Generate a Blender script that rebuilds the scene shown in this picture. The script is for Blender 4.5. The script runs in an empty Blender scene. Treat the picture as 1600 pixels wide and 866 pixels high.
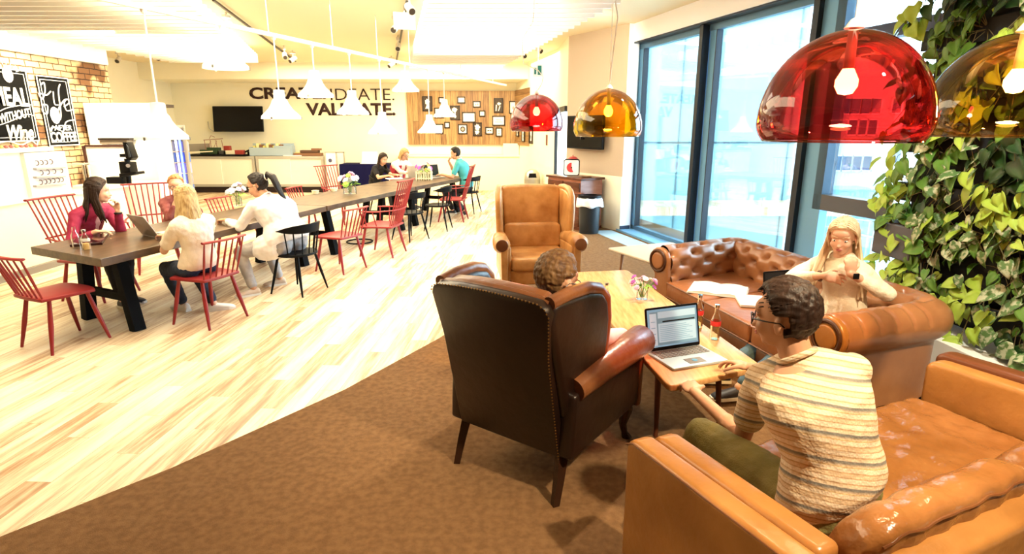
import bpy, bmesh, math, random
import numpy as np
from mathutils import Vector, Matrix, Quaternion
from mathutils import noise as mnoise
PI = math.pi
scn = bpy.context.scene
COL = scn.collection
random.seed(7)

# ------------------------------------------------------------------ camera
CAM_H, FPX, PITCH = 1.78, 900.0, math.radians(14.6)
cd = bpy.data.cameras.new('camera'); cam = bpy.data.objects.new('camera', cd); COL.objects.link(cam)
cam.location = (0, 0, CAM_H); cam.rotation_euler = (PI/2 - PITCH, 0, 0)
cd.sensor_width = 36; cd.lens = 36*FPX/1600; cd.clip_start = .05; cd.clip_end = 300
scn.camera = cam
scn.view_settings.view_transform = 'Standard'; scn.view_settings.look = 'None'
scn.view_settings.gamma = 1; scn.view_settings.use_curve_mapping = False
scn.view_settings.exposure = 1.2
# ------------------------------------------------------------------ world
w = bpy.data.worlds.new('sky'); scn.world = w; w.use_nodes = True
bgn = w.node_tree.nodes['Background']; bgn.inputs[0].default_value = (.62, .84, 1.0, 1); bgn.inputs[1].default_value = 7.0
# ------------------------------------------------------------------ lights
def area(name, loc, size, power, col, direction=(0, 0, -1), spread=PI):
    l = bpy.data.lights.new(name, 'AREA'); l.shape = 'RECTANGLE'; l.size, l.size_y = size; l.energy = power; l.color = col; l.spread = spread
    o = bpy.data.objects.new(name, l); COL.objects.link(o); o.location = loc
    o.rotation_euler = Vector(direction).to_track_quat('-Z', 'Y').to_euler(); return o
WARM = (1, .84, .56)
area('light_panel_dining', (-3.2, 7.2, 3.33), (2.6, 5.5), 140, WARM)
area('light_panel_bar', (-5.2, 10.8, 3.33), (2.6, 4.0), 130, WARM)
area('light_panel_back', (-2.4, 14.2, 3.33), (7.5, 2.6), 190, WARM)
area('light_panel_lounge', (-.6, 8.6, 3.33), (2.2, 5.0), 85, (1, .9, .75))
area('light_panel_front', (-3.4, 3.4, 3.33), (2.2, 2.0), 45, WARM)

def spot(name, loc, tgt, power, col, ang, blend=.3, rad=.04):
    l = bpy.data.lights.new(name, 'SPOT'); l.energy = power; l.color = col; l.spot_size = math.radians(ang); l.spot_blend = blend; l.shadow_soft_size = rad
    o = bpy.data.objects.new(name, l); COL.objects.link(o); o.location = loc
    o.rotation_euler = (Vector(tgt)-Vector(loc)).to_track_quat('-Z', 'Y').to_euler(); return o
spot('ceiling_spot_sofa', (1.75, .75, 3.25), (1.35, 1.9, .5), 330, (1, .82, .54), 75, .5, .05)
spot('ceiling_spot_table', (1.6, 4.6, 3.25), (.9, 3.9, .4), 230, (1, .84, .6), 60, .5, .05)
spot('ceiling_spot_brick', (-5.6, 8.6, 3.1), (-7.2, 9.6, 2.2), 260, WARM, 90, .6, .05)
spot('ceiling_spot_wallwash', (1.2, 8.5, 3.2), (1.3, 11.0, 2.6), 60, WARM, 80, .6, .05)
spot('ceiling_spot_wood', (-1.2, 14.6, 3.2), (-1.2, 17.2, 2.1), 160, WARM, 100, .6, .05)
spot('ceiling_spot_plants', (2.2, 2.6, 3.25), (3.2, 3.1, 1.4), 120, (1, .95, .8), 85, .6, .05)

# ------------------------------------------------------------------ pixel helpers (used only to place things where they stand)
_c, _s = math.cos(PITCH), math.sin(PITCH)
def ray(x, y):
    u = (x-800)/FPX; v = -(y-433)/FPX
    return Vector((u, _c+v*_s, -_s+v*_c))
def G(x, y, z=0):
    d = ray(x, y); t = (z-CAM_H)/d.z; return Vector((d.x*t, d.y*t, z))
def V(x, y, Y):
    d = ray(x, y); t = Y/d.y; return Vector((d.x*t, Y, CAM_H+d.z*t))
def PL(x, y, a, b):
    n = Vector((b[1]-a[1], a[0]-b[0])); d = ray(x, y); t = (n.x*a[0]+n.y*a[1])/(n.x*d.x+n.y*d.y)
    return Vector((d.x*t, d.y*t, CAM_H+d.z*t))

# ------------------------------------------------------------------ materials
MATS = {}
def mat(name, col, rough=.5, metal=0, var=None, vscale=4, vstretch=(1, 1, 1), bump=0, bscale=60, spec=.35, coat=0, emis=0, vlo=.35, vhi=.65, detail=4, sheen=0):
    if name in MATS: return MATS[name]
    m = bpy.data.materials.new(name); m.use_nodes = True; nt = m.node_tree; N = nt.nodes; L = nt.links
    p = N['Principled BSDF']; p.inputs['Base Color'].default_value = (*col, 1); p.inputs['Roughness'].default_value = rough
    p.inputs['Metallic'].default_value = metal; p.inputs['Specular IOR Level'].default_value = spec; p.inputs['Coat Weight'].default_value = coat
    p.inputs['Coat Roughness'].default_value = .2; p.inputs['Sheen Weight'].default_value = sheen
    if emis: p.inputs['Emission Color'].default_value = (*col, 1); p.inputs['Emission Strength'].default_value = emis
    if var or bump:
        tc = N.new('ShaderNodeTexCoord'); mp = N.new('ShaderNodeMapping'); mp.inputs['Scale'].default_value = vstretch; L.new(tc.outputs['Object'], mp.inputs[0])
    if var:
        n = N.new('ShaderNodeTexNoise'); n.inputs['Scale'].default_value = vscale; n.inputs['Detail'].default_value = detail; L.new(mp.outputs[0], n.inputs[0])
        r = N.new('ShaderNodeValToRGB'); r.color_ramp.elements[0].color = (*col, 1); r.color_ramp.elements[1].color = (*var, 1)
        r.color_ramp.elements[0].position = vlo; r.color_ramp.elements[1].position = vhi
        L.new(n.outputs[0], r.inputs[0]); L.new(r.outputs[0], p.inputs['Base Color'])
    if bump:
        n2 = N.new('ShaderNodeTexNoise'); n2.inputs['Scale'].default_value = bscale; n2.inputs['Detail'].default_value = 3; L.new(mp.outputs[0], n2.inputs[0])
        b = N.new('ShaderNodeBump'); b.inputs['Strength'].default_value = bump; b.inputs['Distance'].default_value = .01
        L.new(n2.outputs[0], b.inputs['Height']); L.new(b.outputs[0], p.inputs['Normal'])
    MATS[name] = m; return m
def plank_mat(name, cols, pw, pl, angle=0, rough=.35, mortar=(.2, .1, .05), msize=.003, axis='z', grain=(1, 30)):
    """boards as a brick texture: cols = list of colours, pw = board width, pl = board length"""
    m = bpy.data.materials.new(name); m.use_nodes = True; nt = m.node_tree; N = nt.nodes; L = nt.links; p = N['Principled BSDF']; p.inputs['Roughness'].default_value = rough
    tc = N.new('ShaderNodeTexCoord'); mp = N.new('ShaderNodeMapping')
    mp.inputs['Rotation'].default_value = (0, 0, angle) if axis == 'z' else (PI/2, 0, 0) if axis == 'y' else (PI/2, 0, PI/2)
    L.new(tc.outputs['Object'], mp.inputs[0])
    sep = N.new('ShaderNodeSeparateXYZ'); L.new(mp.outputs[0], sep.inputs[0])
    def math_(op, a, b=None, bv=0):
        n = N.new('ShaderNodeMath'); n.operation = op
        if hasattr(a, 'links'): L.new(a, n.inputs[0])
        else: n.inputs[0].default_value = a
        if b is not None: L.new(b, n.inputs[1])
        else: n.inputs[1].default_value = bv
        return n.outputs[0]
    xs = math_('DIVIDE', sep.outputs[0], None, pw); xi = math_('FLOOR', xs)
    off = math_('MULTIPLY', xi, None, .377); ys = math_('ADD', math_('DIVIDE', sep.outputs[1], None, pl), off); yi = math_('FLOOR', ys)
    cmb = N.new('ShaderNodeCombineXYZ'); L.new(xi, cmb.inputs[0]); L.new(yi, cmb.inputs[1])
    wn = N.new('ShaderNodeTexWhiteNoise'); L.new(cmb.outputs[0], wn.inputs[0])
    r = N.new('ShaderNodeValToRGB'); e = r.color_ramp.elements
    e[0].color = (*cols[0], 1); e[1].color = (*cols[-1], 1)
    for i, c in enumerate(cols[1:-1]): k = e.new((i+1)/(len(cols)-1)); k.color = (*c, 1)
    g = N.new('ShaderNodeTexNoise'); g.inputs['Scale'].default_value = grain[0]; g.inputs['Detail'].default_value = 6; g.inputs['Roughness'].default_value = .65
    mp2 = N.new('ShaderNodeMapping'); mp2.inputs['Scale'].default_value = (grain[1], grain[1]/14, 1); L.new(mp.outputs[0], mp2.inputs[0])
    ad = N.new('ShaderNodeVectorMath'); L.new(mp2.outputs[0], ad.inputs[0]); sc = N.new('ShaderNodeVectorMath'); sc.operation = 'SCALE'; L.new(wn.outputs[1], sc.inputs[0]); sc.inputs['Scale'].default_value = 20
    L.new(sc.outputs[0], ad.inputs[1]); L.new(ad.outputs[0], g.inputs[0])
    v = math_('ADD', math_('MULTIPLY', wn.outputs[0], None, .40), math_('MULTIPLY', math_('SUBTRACT', g.outputs[0], None, .3), None, 1.45))
    L.new(v, r.inputs[0])
    fx = math_('FRACT', xs); fy = math_('FRACT', ys)
    ex = math_('LESS_THAN', fx, None, msize/pw*2); ey = math_('LESS_THAN', fy, None, msize/pl*2); ed = math_('MAXIMUM', ex, ey)
    mx = N.new('ShaderNodeMix'); mx.data_type = 'RGBA'; L.new(ed, mx.inputs[0]); L.new(r.outputs[0], mx.inputs[6]); mx.inputs[7].default_value = (*mortar, 1)
    L.new(mx.outputs[2], p.inputs['Base Color']); MATS[name] = m; return m
def glass_mat(name, tint, refl=.06, rough=0.0):
    m = bpy.data.materials.new(name); m.use_nodes = True; nt = m.node_tree; N = nt.nodes; L = nt.links
    N.remove(N['Principled BSDF']); t = N.new('ShaderNodeBsdfTransparent'); t.inputs[0].default_value = (*tint, 1)
    g = N.new('ShaderNodeBsdfGlossy'); g.inputs['Roughness'].default_value = rough; mx = N.new('ShaderNodeMixShader')
    fr = N.new('ShaderNodeFresnel'); fr.inputs[0].default_value = 1.5
    ad = N.new('ShaderNodeMath'); ad.operation = 'MULTIPLY_ADD'; L.new(fr.outputs[0], ad.inputs[0]); ad.inputs[1].default_value = .8; ad.inputs[2].default_value = refl-.04; ad.use_clamp = True
    L.new(ad.outputs[0], mx.inputs[0]); L.new(t.outputs[0], mx.inputs[1]); L.new(g.outputs[0], mx.inputs[2]); L.new(mx.outputs[0], N['Material Output'].inputs[0])
    MATS[name] = m; return m

# ------------------------------------------------------------------ geometry collector
def frame_from(d, up=Vector((0, 0, 1))):
    d = Vector(d).normalized(); up = Vector(up)
    r = d.cross(up)
    if r.length < 1e-4: r = d.cross(Vector((0, 1, 0)))
    r.normalize(); u = r.cross(d); return r, d, u
class MB:
    def __init__(s, org=(0, 0, 0)): s.v = []; s.f = []; s.o = Vector(org)
    def add(s, vs, fs):
        b = len(s.v); s.v += [Vector(v)-s.o for v in vs]; s.f += [[b+i for i in f] for f in fs]; return s
    def box(s, c, size, rot=0, M=None):
        R = M if M is not None else Matrix.Rotation(rot, 3, 'Z'); h = Vector(size)/2
        vs = [Vector(c)+R@Vector((x*h.x, y*h.y, z*h.z)) for x in (-1, 1) for y in (-1, 1) for z in (-1, 1)]
        return s.add(vs, [(0, 1, 3, 2), (4, 6, 7, 5), (0, 4, 5, 1), (2, 3, 7, 6), (0, 2, 6, 4), (1, 5, 7, 3)])
    def beam(s, a, b, w, h, up=(0, 0, 1)):
        a = Vector(a); b = Vector(b); r, d, u = frame_from(b-a, up); vs = []
        for p in (a, b):
            for x, z in ((-1, -1), (1, -1), (1, 1), (-1, 1)): vs.append(p+r*x*w/2+u*z*h/2)
        return s.add(vs, [(3, 2, 1, 0), (4, 5, 6, 7), (0, 1, 5, 4), (1, 2, 6, 5), (2, 3, 7, 6), (3, 0, 4, 7)])
    def rings(s, rs, cap=True):
        n = len(rs[0]); vs = [p for r in rs for p in r]; fs = []
        for i in range(len(rs)-1):
            for j in range(n):
                k = (j+1) % n; fs.append((i*n+j, i*n+k, (i+1)*n+k, (i+1)*n+j))
        if cap: fs.append(tuple(range(n))[::-1]); fs.append(tuple((len(rs)-1)*n+j for j in range(n)))
        return s.add(vs, fs)
    def cyl(s, a, b, r0, r1=None, seg=12, cap=True):
        a = Vector(a); b = Vector(b); r1 = r0 if r1 is None else r1; r, d, u = frame_from(b-a)
        C = [(math.cos(2*PI*i/seg), math.sin(2*PI*i/seg)) for i in range(seg)]
        return s.rings([[a+(r*c+u*q)*r0 for c, q in C], [b+(r*c+u*q)*r1 for c, q in C]], cap)
    def tube(s, pts, rad, seg=8, cap=True, flat=1.0, up=(0, 0, 1)):
        pts = [Vector(p) for p in pts]; n = len(pts); rs = []
        if not hasattr(rad, '__len__'): rad = [rad]*n
        up = Vector(up); prev = None
        for i, p in enumerate(pts):
            d = (pts[min(i+1, n-1)]-pts[max(i-1, 0)]).normalized()
            if prev is None: r, _, u = frame_from(d, up)
            else:
                r = prev-d*prev.dot(d)
                if r.length < 1e-5: r, _, u = frame_from(d, up)
                r.normalize(); u = r.cross(d)
            prev = r
            rs.append([p+(r*math.cos(2*PI*k/seg)+u*flat*math.sin(2*PI*k/seg))*rad[i] for k in range(seg)])
        return s.rings(rs, cap)
    def sph(s, c, r, seg=16, M=None):
        if not hasattr(r, '__len__'): r = (r, r, r)
        c = Vector(c); M = M or Matrix.Identity(3); vs = [c+M@Vector((0, 0, -r[2]))]; n2 = seg//2
        for i in range(1, n2):
            t = -PI/2+PI*i/n2
            for j in range(seg): a = 2*PI*j/seg; vs.append(c+M@Vector((r[0]*math.cos(t)*math.cos(a), r[1]*math.cos(t)*math.sin(a), r[2]*math.sin(t))))
        vs.append(c+M@Vector((0, 0, r[2]))); fs = []
        for j in range(seg): fs.append((0, 1+(j+1) % seg, 1+j))
        for i in range(n2-2):
            for j in range(seg): a = 1+i*seg+j; b = 1+i*seg+(j+1) % seg; fs.append((a, b, b+seg, a+seg))
        k = len(vs)-1
        for j in range(seg): fs.append((k, k-seg+j, k-seg+(j+1) % seg))
        return s.add(vs, fs)
    def lathe(s, prof, c=(0, 0, 0), seg=24, close=False):
        c = Vector(c); vs = []; fs = []; n = len(prof)
        for i in range(seg):
            a = 2*PI*i/seg
            for r, z in prof: vs.append(c+Vector((r*math.cos(a), r*math.sin(a), z)))
        for i in range(seg):
            k = (i+1) % seg
            for j in range(n-1): fs.append((i*n+j, k*n+j, k*n+j+1, i*n+j+1))
            if close: fs.append((i*n+n-1, k*n+n-1, k*n, i*n))
        return s.add(vs, fs)
    def prism(s, poly, o, ex, ey, ez, depth):
        """2D polygon in plane (ex,ey) at origin o, thickness along ez (centred)"""
        o = Vector(o); ex = Vector(ex); ey = Vector(ey); ez = Vector(ez).normalized(); n = len(poly)
        vs = [o+ex*x+ey*y-ez*depth/2 for x, y in poly]+[o+ex*x+ey*y+ez*depth/2 for x, y in poly]
        fs = [tuple(range(n))[::-1], tuple(range(n, 2*n))]+[(i, (i+1) % n, n+(i+1) % n, n+i) for i in range(n)]
        return s.add(vs, fs)
    def build(s, name, m, parent=None, bevel=0, seg=3, smooth=True, subsurf=0, remesh=0, sm=0, disp=None, angle=35, solid=0):
        me = bpy.data.meshes.new(name); me.from_pydata([tuple(v) for v in s.v], [], s.f)
        bm = bmesh.new(); bm.from_mesh(me)
        bmesh.ops.remove_doubles(bm, verts=bm.verts, dist=1e-5)
        if not solid: bmesh.ops.recalc_face_normals(bm, faces=bm.faces)
        bm.to_mesh(me); bm.free()
        for mm in (m if isinstance(m, (list, tuple)) else [m]): me.materials.append(mm)
        ob = bpy.data.objects.new(name, me); COL.objects.link(ob)
        if solid: q = ob.modifiers.new('s', 'SOLIDIFY'); q.thickness = solid; q.offset = 0
        if bevel: q = ob.modifiers.new('b', 'BEVEL'); q.width = bevel; q.segments = seg; q.limit_method = 'ANGLE'; q.angle_limit = math.radians(30)
        if subsurf: q = ob.modifiers.new('u', 'SUBSURF'); q.levels = q.render_levels = subsurf
        if remesh:
            q = ob.modifiers.new('r', 'REMESH'); q.mode = 'VOXEL'; q.voxel_size = remesh; q.use_smooth_shade = True
            if sm: q = ob.modifiers.new('m', 'SMOOTH'); q.factor = .5; q.iterations = sm
        if disp:
            t = bpy.data.textures.new('folds', 'CLOUDS'); t.noise_scale = disp[1]; q = ob.modifiers.new('d', 'DISPLACE'); q.texture = t; q.strength = disp[0]; q.mid_level = .5
        if ob.modifiers:
            dg = bpy.context.evaluated_depsgraph_get(); me2 = bpy.data.meshes.new_from_object(ob.evaluated_get(dg)); ob.modifiers.clear(); ob.data = me2; bpy.data.meshes.remove(me); me = me2; me.name = name
        if smooth:
            me.shade_smooth()
            if not remesh: me.set_sharp_from_angle(angle=math.radians(angle))
        if parent: ob.parent = parent
        return ob
def tag(o, label, cat=None, group=None, kind=None):
    if label: o['label'] = label
    if cat: o['category'] = cat
    if group: o['group'] = group
    if kind: o['kind'] = kind
    return o
def thing(name, label, cat, loc=(0, 0, 0), rz=0, group=None):
    o = bpy.data.objects.new(name, None); COL.objects.link(o); o.location = loc; o.rotation_euler = (0, 0, rz); o.empty_display_size = .1
    return tag(o, label, cat, group)
def dup(root, loc=None, rz=None, label=None, group=None):
    def cp(o, par):
        c = o.copy(); COL.objects.link(c); c.parent = par
        for ch in list(o.children): cp(ch, c)
        return c
    r = cp(root, root.parent)
    if loc is not None: r.location = loc
    if rz is not None: r.rotation_euler = (0, 0, rz)
    if label: r['label'] = label
    if group: r['group'] = group
    return r
def struct(o, label=None): o['kind'] = 'structure'; return tag(o, label)
def text_mesh(name, s, m, height, width=None, ext=.004, off=0, parent=None, loc=(0, 0, 0), right=(1, 0, 0), up=(0, 0, 1), shear=0, align='CENTER'):
    """flat lettering: origin centre; spans `height` for capital letters and `width` overall if given"""
    cu = bpy.data.curves.new(name, 'FONT'); cu.body = s; cu.size = 1; cu.extrude = 0; cu.offset = off; cu.shear = shear; cu.resolution_u = 3
    t = bpy.data.objects.new('tmp', cu); COL.objects.link(t); dg = bpy.context.evaluated_depsgraph_get(); dg.update()
    me = bpy.data.meshes.new_from_object(t.evaluated_get(dg)); bpy.data.objects.remove(t)
    xs = [v.co.x for v in me.vertices]; ys = [v.co.y for v in me.vertices]
    sy = height/(max(ys)-min(ys)); sx = (width/(max(xs)-min(xs))) if width else sy; cx = (max(xs)+min(xs))/2; cy = (max(ys)+min(ys))/2
    R = Vector(right).normalized(); U = Vector(up).normalized(); Nn = R.cross(U)
    for v in me.vertices: v.co = R*((v.co.x-cx)*sx)+U*((v.co.y-cy)*sy)
    bm = bmesh.new(); bm.from_mesh(me)
    ex = bmesh.ops.extrude_face_region(bm, geom=list(bm.faces)); bmesh.ops.translate(bm, verts=[g for g in ex['geom'] if isinstance(g, bmesh.types.BMVert)], vec=Nn*ext)
    bmesh.ops.recalc_face_normals(bm, faces=bm.faces); bm.to_mesh(me); bm.free()
    me.materials.clear(); me.materials.append(m); me.name = name
    o = bpy.data.objects.new(name, me); COL.objects.link(o); o.location = loc
    if parent: o.parent = parent
    return o
def rrect(w, h, r, n=4, cx=0, cy=0):
    p = []
    for sx, sy, a0 in ((1, 1, 0), (-1, 1, 90), (-1, -1, 180), (1, -1, 270)):
        for i in range(n+1): a = math.radians(a0+90*i/n); p.append((cx+sx*(w/2-r)+r*math.cos(a), cy+sy*(h/2-r)+r*math.sin(a)))
    return p
def nth(i):
    a = ['first', 'second', 'third', 'fourth', 'fifth', 'sixth', 'seventh', 'eighth', 'ninth', 'tenth', 'eleventh', 'twelfth', 'thirteenth', 'fourteenth', 'fifteenth', 'sixteenth', 'seventeenth', 'eighteenth', 'nineteenth']
    return a[i] if i < 19 else ('twentieth' if i == 19 else 'twenty-'+a[i-20] if i < 29 else 'thirtieth' if i == 29 else 'thirty-'+a[i-30])
X3, Y3, Z3 = Vector((1, 0, 0)), Vector((0, 1, 0)), Vector((0, 0, 1))

white = mat('white_paint', (.9, .88, .82), .5); blackm = mat('black_plastic', (.004, .004, .005), .4, spec=.15)
cream = mat('cream_wall', (.88, .84, .64), .6, var=(.9, .86, .67), vscale=1.5); steel = mat('steel', (.5, .5, .5), .3, .9)
chrome = mat('chrome', (.7, .7, .7), .12, 1); paper = mat('paper', (.85, .84, .8), .7)
darkwood = mat('dark_wood', (.06, .018, .008), .3, var=(.12, .035, .015), vscale=6, vstretch=(1, 1, 6))
screenm = mat('screen_black', (.003, .003, .004), .2, spec=.2)
# ================================================================== the room
W0, W1 = Vector((2.16, 10.21)), Vector((3.28, 6.2))          # two points on the window plane (plan)
wd = (W1-W0).normalized(); wn = Vector((-wd.y, wd.x))        # wn points into the room?
if wn.x > 0: wn = -wn
def WP(t, off=0, z=0): p = W0+wd*t+wn*off; return Vector((p.x, p.y, z))
CEIL = 3.4
# carpet / wood boundary (plan)
edge = [(-9, -3), (-5.2, -.6), (-3.6, .8), (-2.9, 1.5), (-2.29, 2.2), (-1.83, 2.74), (-1.17, 3.69), (-.63, 4.71), (-.12, 5.9), (.28, 7.2), (.55, 8.7), (.72, 10.4), (.78, 11.85)]
floorm = plank_mat('wood_planks', [(.22, .11, .05), (.46, .28, .15), (.76, .62, .42), (.88, .79, .60), (.93, .87, .70)], .14, 1.15, math.radians(3), .42, (.5, .3, .15), .0015, grain=(1.2, 16))
carpetm = mat('brown_carpet', (.15, .078, .034), .95, var=(.21, .115, .052), vscale=26, bump=.5, bscale=220, spec=.1, detail=8)
struct(MB().prism([(-11, -4), (5.4, -4)]+[tuple(WP(t, -.25).xy) for t in (9.7, -.3)]+[(2.4, 13.2), (8, 13.2), (8, 13.9), (2, 19), (-11, 19)], (0, 0, -.1), X3, Y3, Z3, .2).build('floor', floorm, smooth=False))
cp = edge+[(2.3, 12.3), (4.4, 5), (4.4, -3)]
struct(MB().prism(cp, (0, 0, .003), X3, Y3, Z3, .006).build('floor_carpet', carpetm, smooth=False))
# blue grey floor strip along the window
gm = mat('floor_strip', (.30, .42, .50), .5, var=(.34, .47, .55), vscale=200, vstretch=(1, 1, 1))
def wstrip(t0, t1, o0, o1, z0, z1, name, m, kindname=None):
    b = MB(); vs = [WP(t0, o0, z0), WP(t1, o0, z0), WP(t1, o1, z0), WP(t0, o1, z0), WP(t0, o0, z1), WP(t1, o0, z1), WP(t1, o1, z1), WP(t0, o1, z1)]
    b.add(vs, [(0, 1, 2, 3), (4, 7, 6, 5), (0, 4, 5, 1), (1, 5, 6, 2), (2, 6, 7, 3), (3, 7, 4, 0)]); return b
struct(wstrip(.0, 7.0, .42, .78, .004, .012, '', gm).build('floor_strip', gm, smooth=False))
# ceiling (warm white) with dropped beam at the back
ceilm = mat('ceiling_paint', (.78, .68, .46), .7)
struct(MB().prism([(-11, -4), (5.4, -4)]+[tuple(WP(t, -.25).xy) for t in (9.7, -.3)]+[(2.4, 13.2), (2.4, 19), (-11, 19)], (0, 0, CEIL+.1), X3, Y3, Z3, .2).build('ceiling', ceilm, smooth=False))
struct(MB().box((-4.5, 16.5, 3.2), (13, 1.4, .42)).build('ceiling_beam', cream, smooth=False))
# back wall and other walls
struct(MB().box((-5.0, 17.3, 1.7), (11.6, .2, 3.4)).build('wall_back', cream, smooth=False))
struct(MB().box((-9.8, 12, 1.7), (.2, 12, 3.4)).build('wall_left_back', cream, smooth=False))
rw = [(.11, 17.2), (.66, 15.0), (.86, 13.6)]
def wall_seg(a, b, z0, z1, th, name, m, side=1, **k):
    a = Vector(a); b = Vector(b); d = (b-a).normalized(); n = Vector((-d.y, d.x))*th*side; q = MB()
    vs = [(*a, z0), (*b, z0), (*(b+n), z0), (*(a+n), z0), (*a, z1), (*b, z1), (*(b+n), z1), (*(a+n), z1)]
    q.add(vs, [(0, 1, 2, 3), (4, 7, 6, 5), (0, 4, 5, 1), (1, 5, 6, 2), (2, 6, 7, 3), (3, 7, 4, 0)]); return struct(q.build(name, m, smooth=False, **k))
wall_seg((.11, 17.3), (.95, 13.3), 0, CEIL, .15, 'wall_return', cream)
tvA, tvB = Vector((1.05, 11.4)), Vector((1.90, 10.02))
wallgrey = mat('taupe_wall', (.52, .42, .32), .6)
wall_seg(tvA, tvB, 0, CEIL, .12, 'wall_television', wallgrey)
wall_seg((.95, 13.3), (1.0, 13.0), 0, CEIL, .15, 'wall_door_side', cream)
wall_seg((.99, 13.05), tvA, 2.1, CEIL, .12, 'wall_over_door', cream)
wall_seg(tvA+(tvB-tvA)*.0+Vector((-.012, -.008)), tvB+Vector((-.012, -.008)), 0, .95, .012, 'wall_television_lower', cream)
# door opening with dark frame; bright daylight corridor behind it
dm = mat('dark_frame', (.012, .016, .02), .4)
d = MB(); d.box((.98, 13.05, 1.05), (.09, .09, 2.1)).beam((.98, 13.05, 2.12), (tvA.x, tvA.y, 2.12), .1, .1)
struct(d.build('door_1', dm, smooth=False))
# white column between that wall and the glazing
whitec = mat('white_column', (.92, .93, .95), .5)
q = MB(); a = tvB; b = WP(.0, .08); q.add([(a.x, a.y, 0), (b.x-.0, b.y-.1, 0), (b.x+.15, b.y+.25, 0), (a.x+.05, a.y+.35, 0), (a.x, a.y, CEIL), (b.x, b.y-.1, CEIL), (b.x+.15, b.y+.25, CEIL), (a.x+.05, a.y+.35, CEIL)],
      [(0, 1, 2, 3), (4, 7, 6, 5), (0, 4, 5, 1), (1, 5, 6, 2), (2, 6, 7, 3), (3, 7, 4, 0)])
struct(q.build('wall_column', whitec, smooth=False))
q = MB(); dd = Vector((b.x-a.x, b.y-.1-a.y, 0)).normalized(); q.beam((a.x-.01, a.y-.012, .05), (b.x-.01, b.y-.112, .05), .02, .1)
struct(q.build('baseboard_column', mat('dark_blue_skirting', (.03, .05, .09), .5), smooth=False))
# glazing: frames, mullions, panes, sill, soffit
alu = mat('aluminium_frame', (.10, .20, .30), .35, .4); aluD = mat('dark_gasket', (.012, .018, .028), .4); aluL = mat('light_aluminium', (.17, .38, .60), .35, .2)
ZT = 3.12
def wbox(t0, t1, o0, o1, z0, z1): return wstrip(t0, t1, o0, o1, z0, z1, '', None)
def joinb(*bs):
    r = MB()
    for b_ in bs: r.add(b_.v, b_.f)
    return r
tm = [.0, (Vector((2.70, 8.3))-W0).length, (Vector((3.24, 6.36))-W0).length+.02, 6.6, 9.6]
wins = [(0, 1), (1, 2), (2, 3), (3, 4)]
for n, (i, j) in enumerate(wins):
    t0, t1 = tm[i], tm[j]; wf = .07
    fr = joinb(wbox(t0, t1, -.02, .06, 0.0, .1), wbox(t0, t1, -.02, .06, ZT-.1, ZT))
    wroot = bpy.data.objects.new('window_%d' % (n+1), None); COL.objects.link(wroot); wroot.location = (0, 0, 0); struct(wroot)
    fr.build('window_frame', alu, wroot, smooth=False)
    joinb(wbox(t0+.02, t0+.17, -.03, .05, .0, ZT), wbox(t1-.06, t1+.0, -.03, .05, .0, ZT)).build('mullion', aluL, wroot, smooth=False)
    joinb(wbox(t1-.07, t1+.01, .051, .16, .0, ZT), wbox(t0+.17, t0+.19, -.03, .06, .1, ZT-.1)).build('gasket', aluD, wroot, smooth=False)
    wbox(t0+.17, t1-.07, -.008, .008, .1, ZT-.1).build('pane', MATS.get('window_glass') or glass_mat('window_glass', (.93, .985, 1.0), .03), wroot, smooth=False)
    if n >= 2:
        joinb(wbox(t0+.19, t1-.06, -.04, .1, .94, 1.1), wbox(t0+.19, t0+.30, -.04, .1, .94, 3.0)).build('transom', mat('grey_sash', (.10, .105, .12), .4), wroot, smooth=False)
        wbox(t0+.19, t1-.06, -.03, .09, 2.56, 2.68).build('transom', mat('blue_sash', (.04, .06, .14), .4), wroot, smooth=False)
# wide aluminium cladding of the big column between the 2nd and 3rd pane
struct(wbox(tm[2]+.01, tm[2]+.30, .0, .10, 0, ZT).build('trim_1', aluL, smooth=False))
struct(wbox(-.05, 9.7, -.06, .34, .0, .04).build('window_sill', aluL, smooth=False))
struct(wbox(-.3, 9.7, -.1, .22, ZT, CEIL).build('wall_soffit', whitec, smooth=False))
struct(wbox(-.0, 9.7, .06, .2, ZT-.02, ZT+.0).build('trim_2', aluD, smooth=False))
# closed sides of the room behind the camera and beyond the plant wall
dimw = mat('rear_wall', (.12, .09, .06), .8)
struct(MB().box((-1.5, -4.1, 1.7), (19, .2, 3.4)).build('wall_behind_camera', dimw, smooth=False))
struct(MB().box((-10.9, 3.5, 1.7), (.2, 15, 3.4)).build('wall_left', cream, smooth=False))
e9 = WP(9.6); struct(MB().box((e9.x+1.6, e9.y-.2, 1.7), (3.4, .2, 3.4)).build('wall_right_corner', dimw, smooth=False))
struct(MB().box((e9.x+.5, (e9.y-4)/2, 1.7), (.2, abs(e9.y+4), 3.4)).build('wall_right', dimw, smooth=False))
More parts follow.
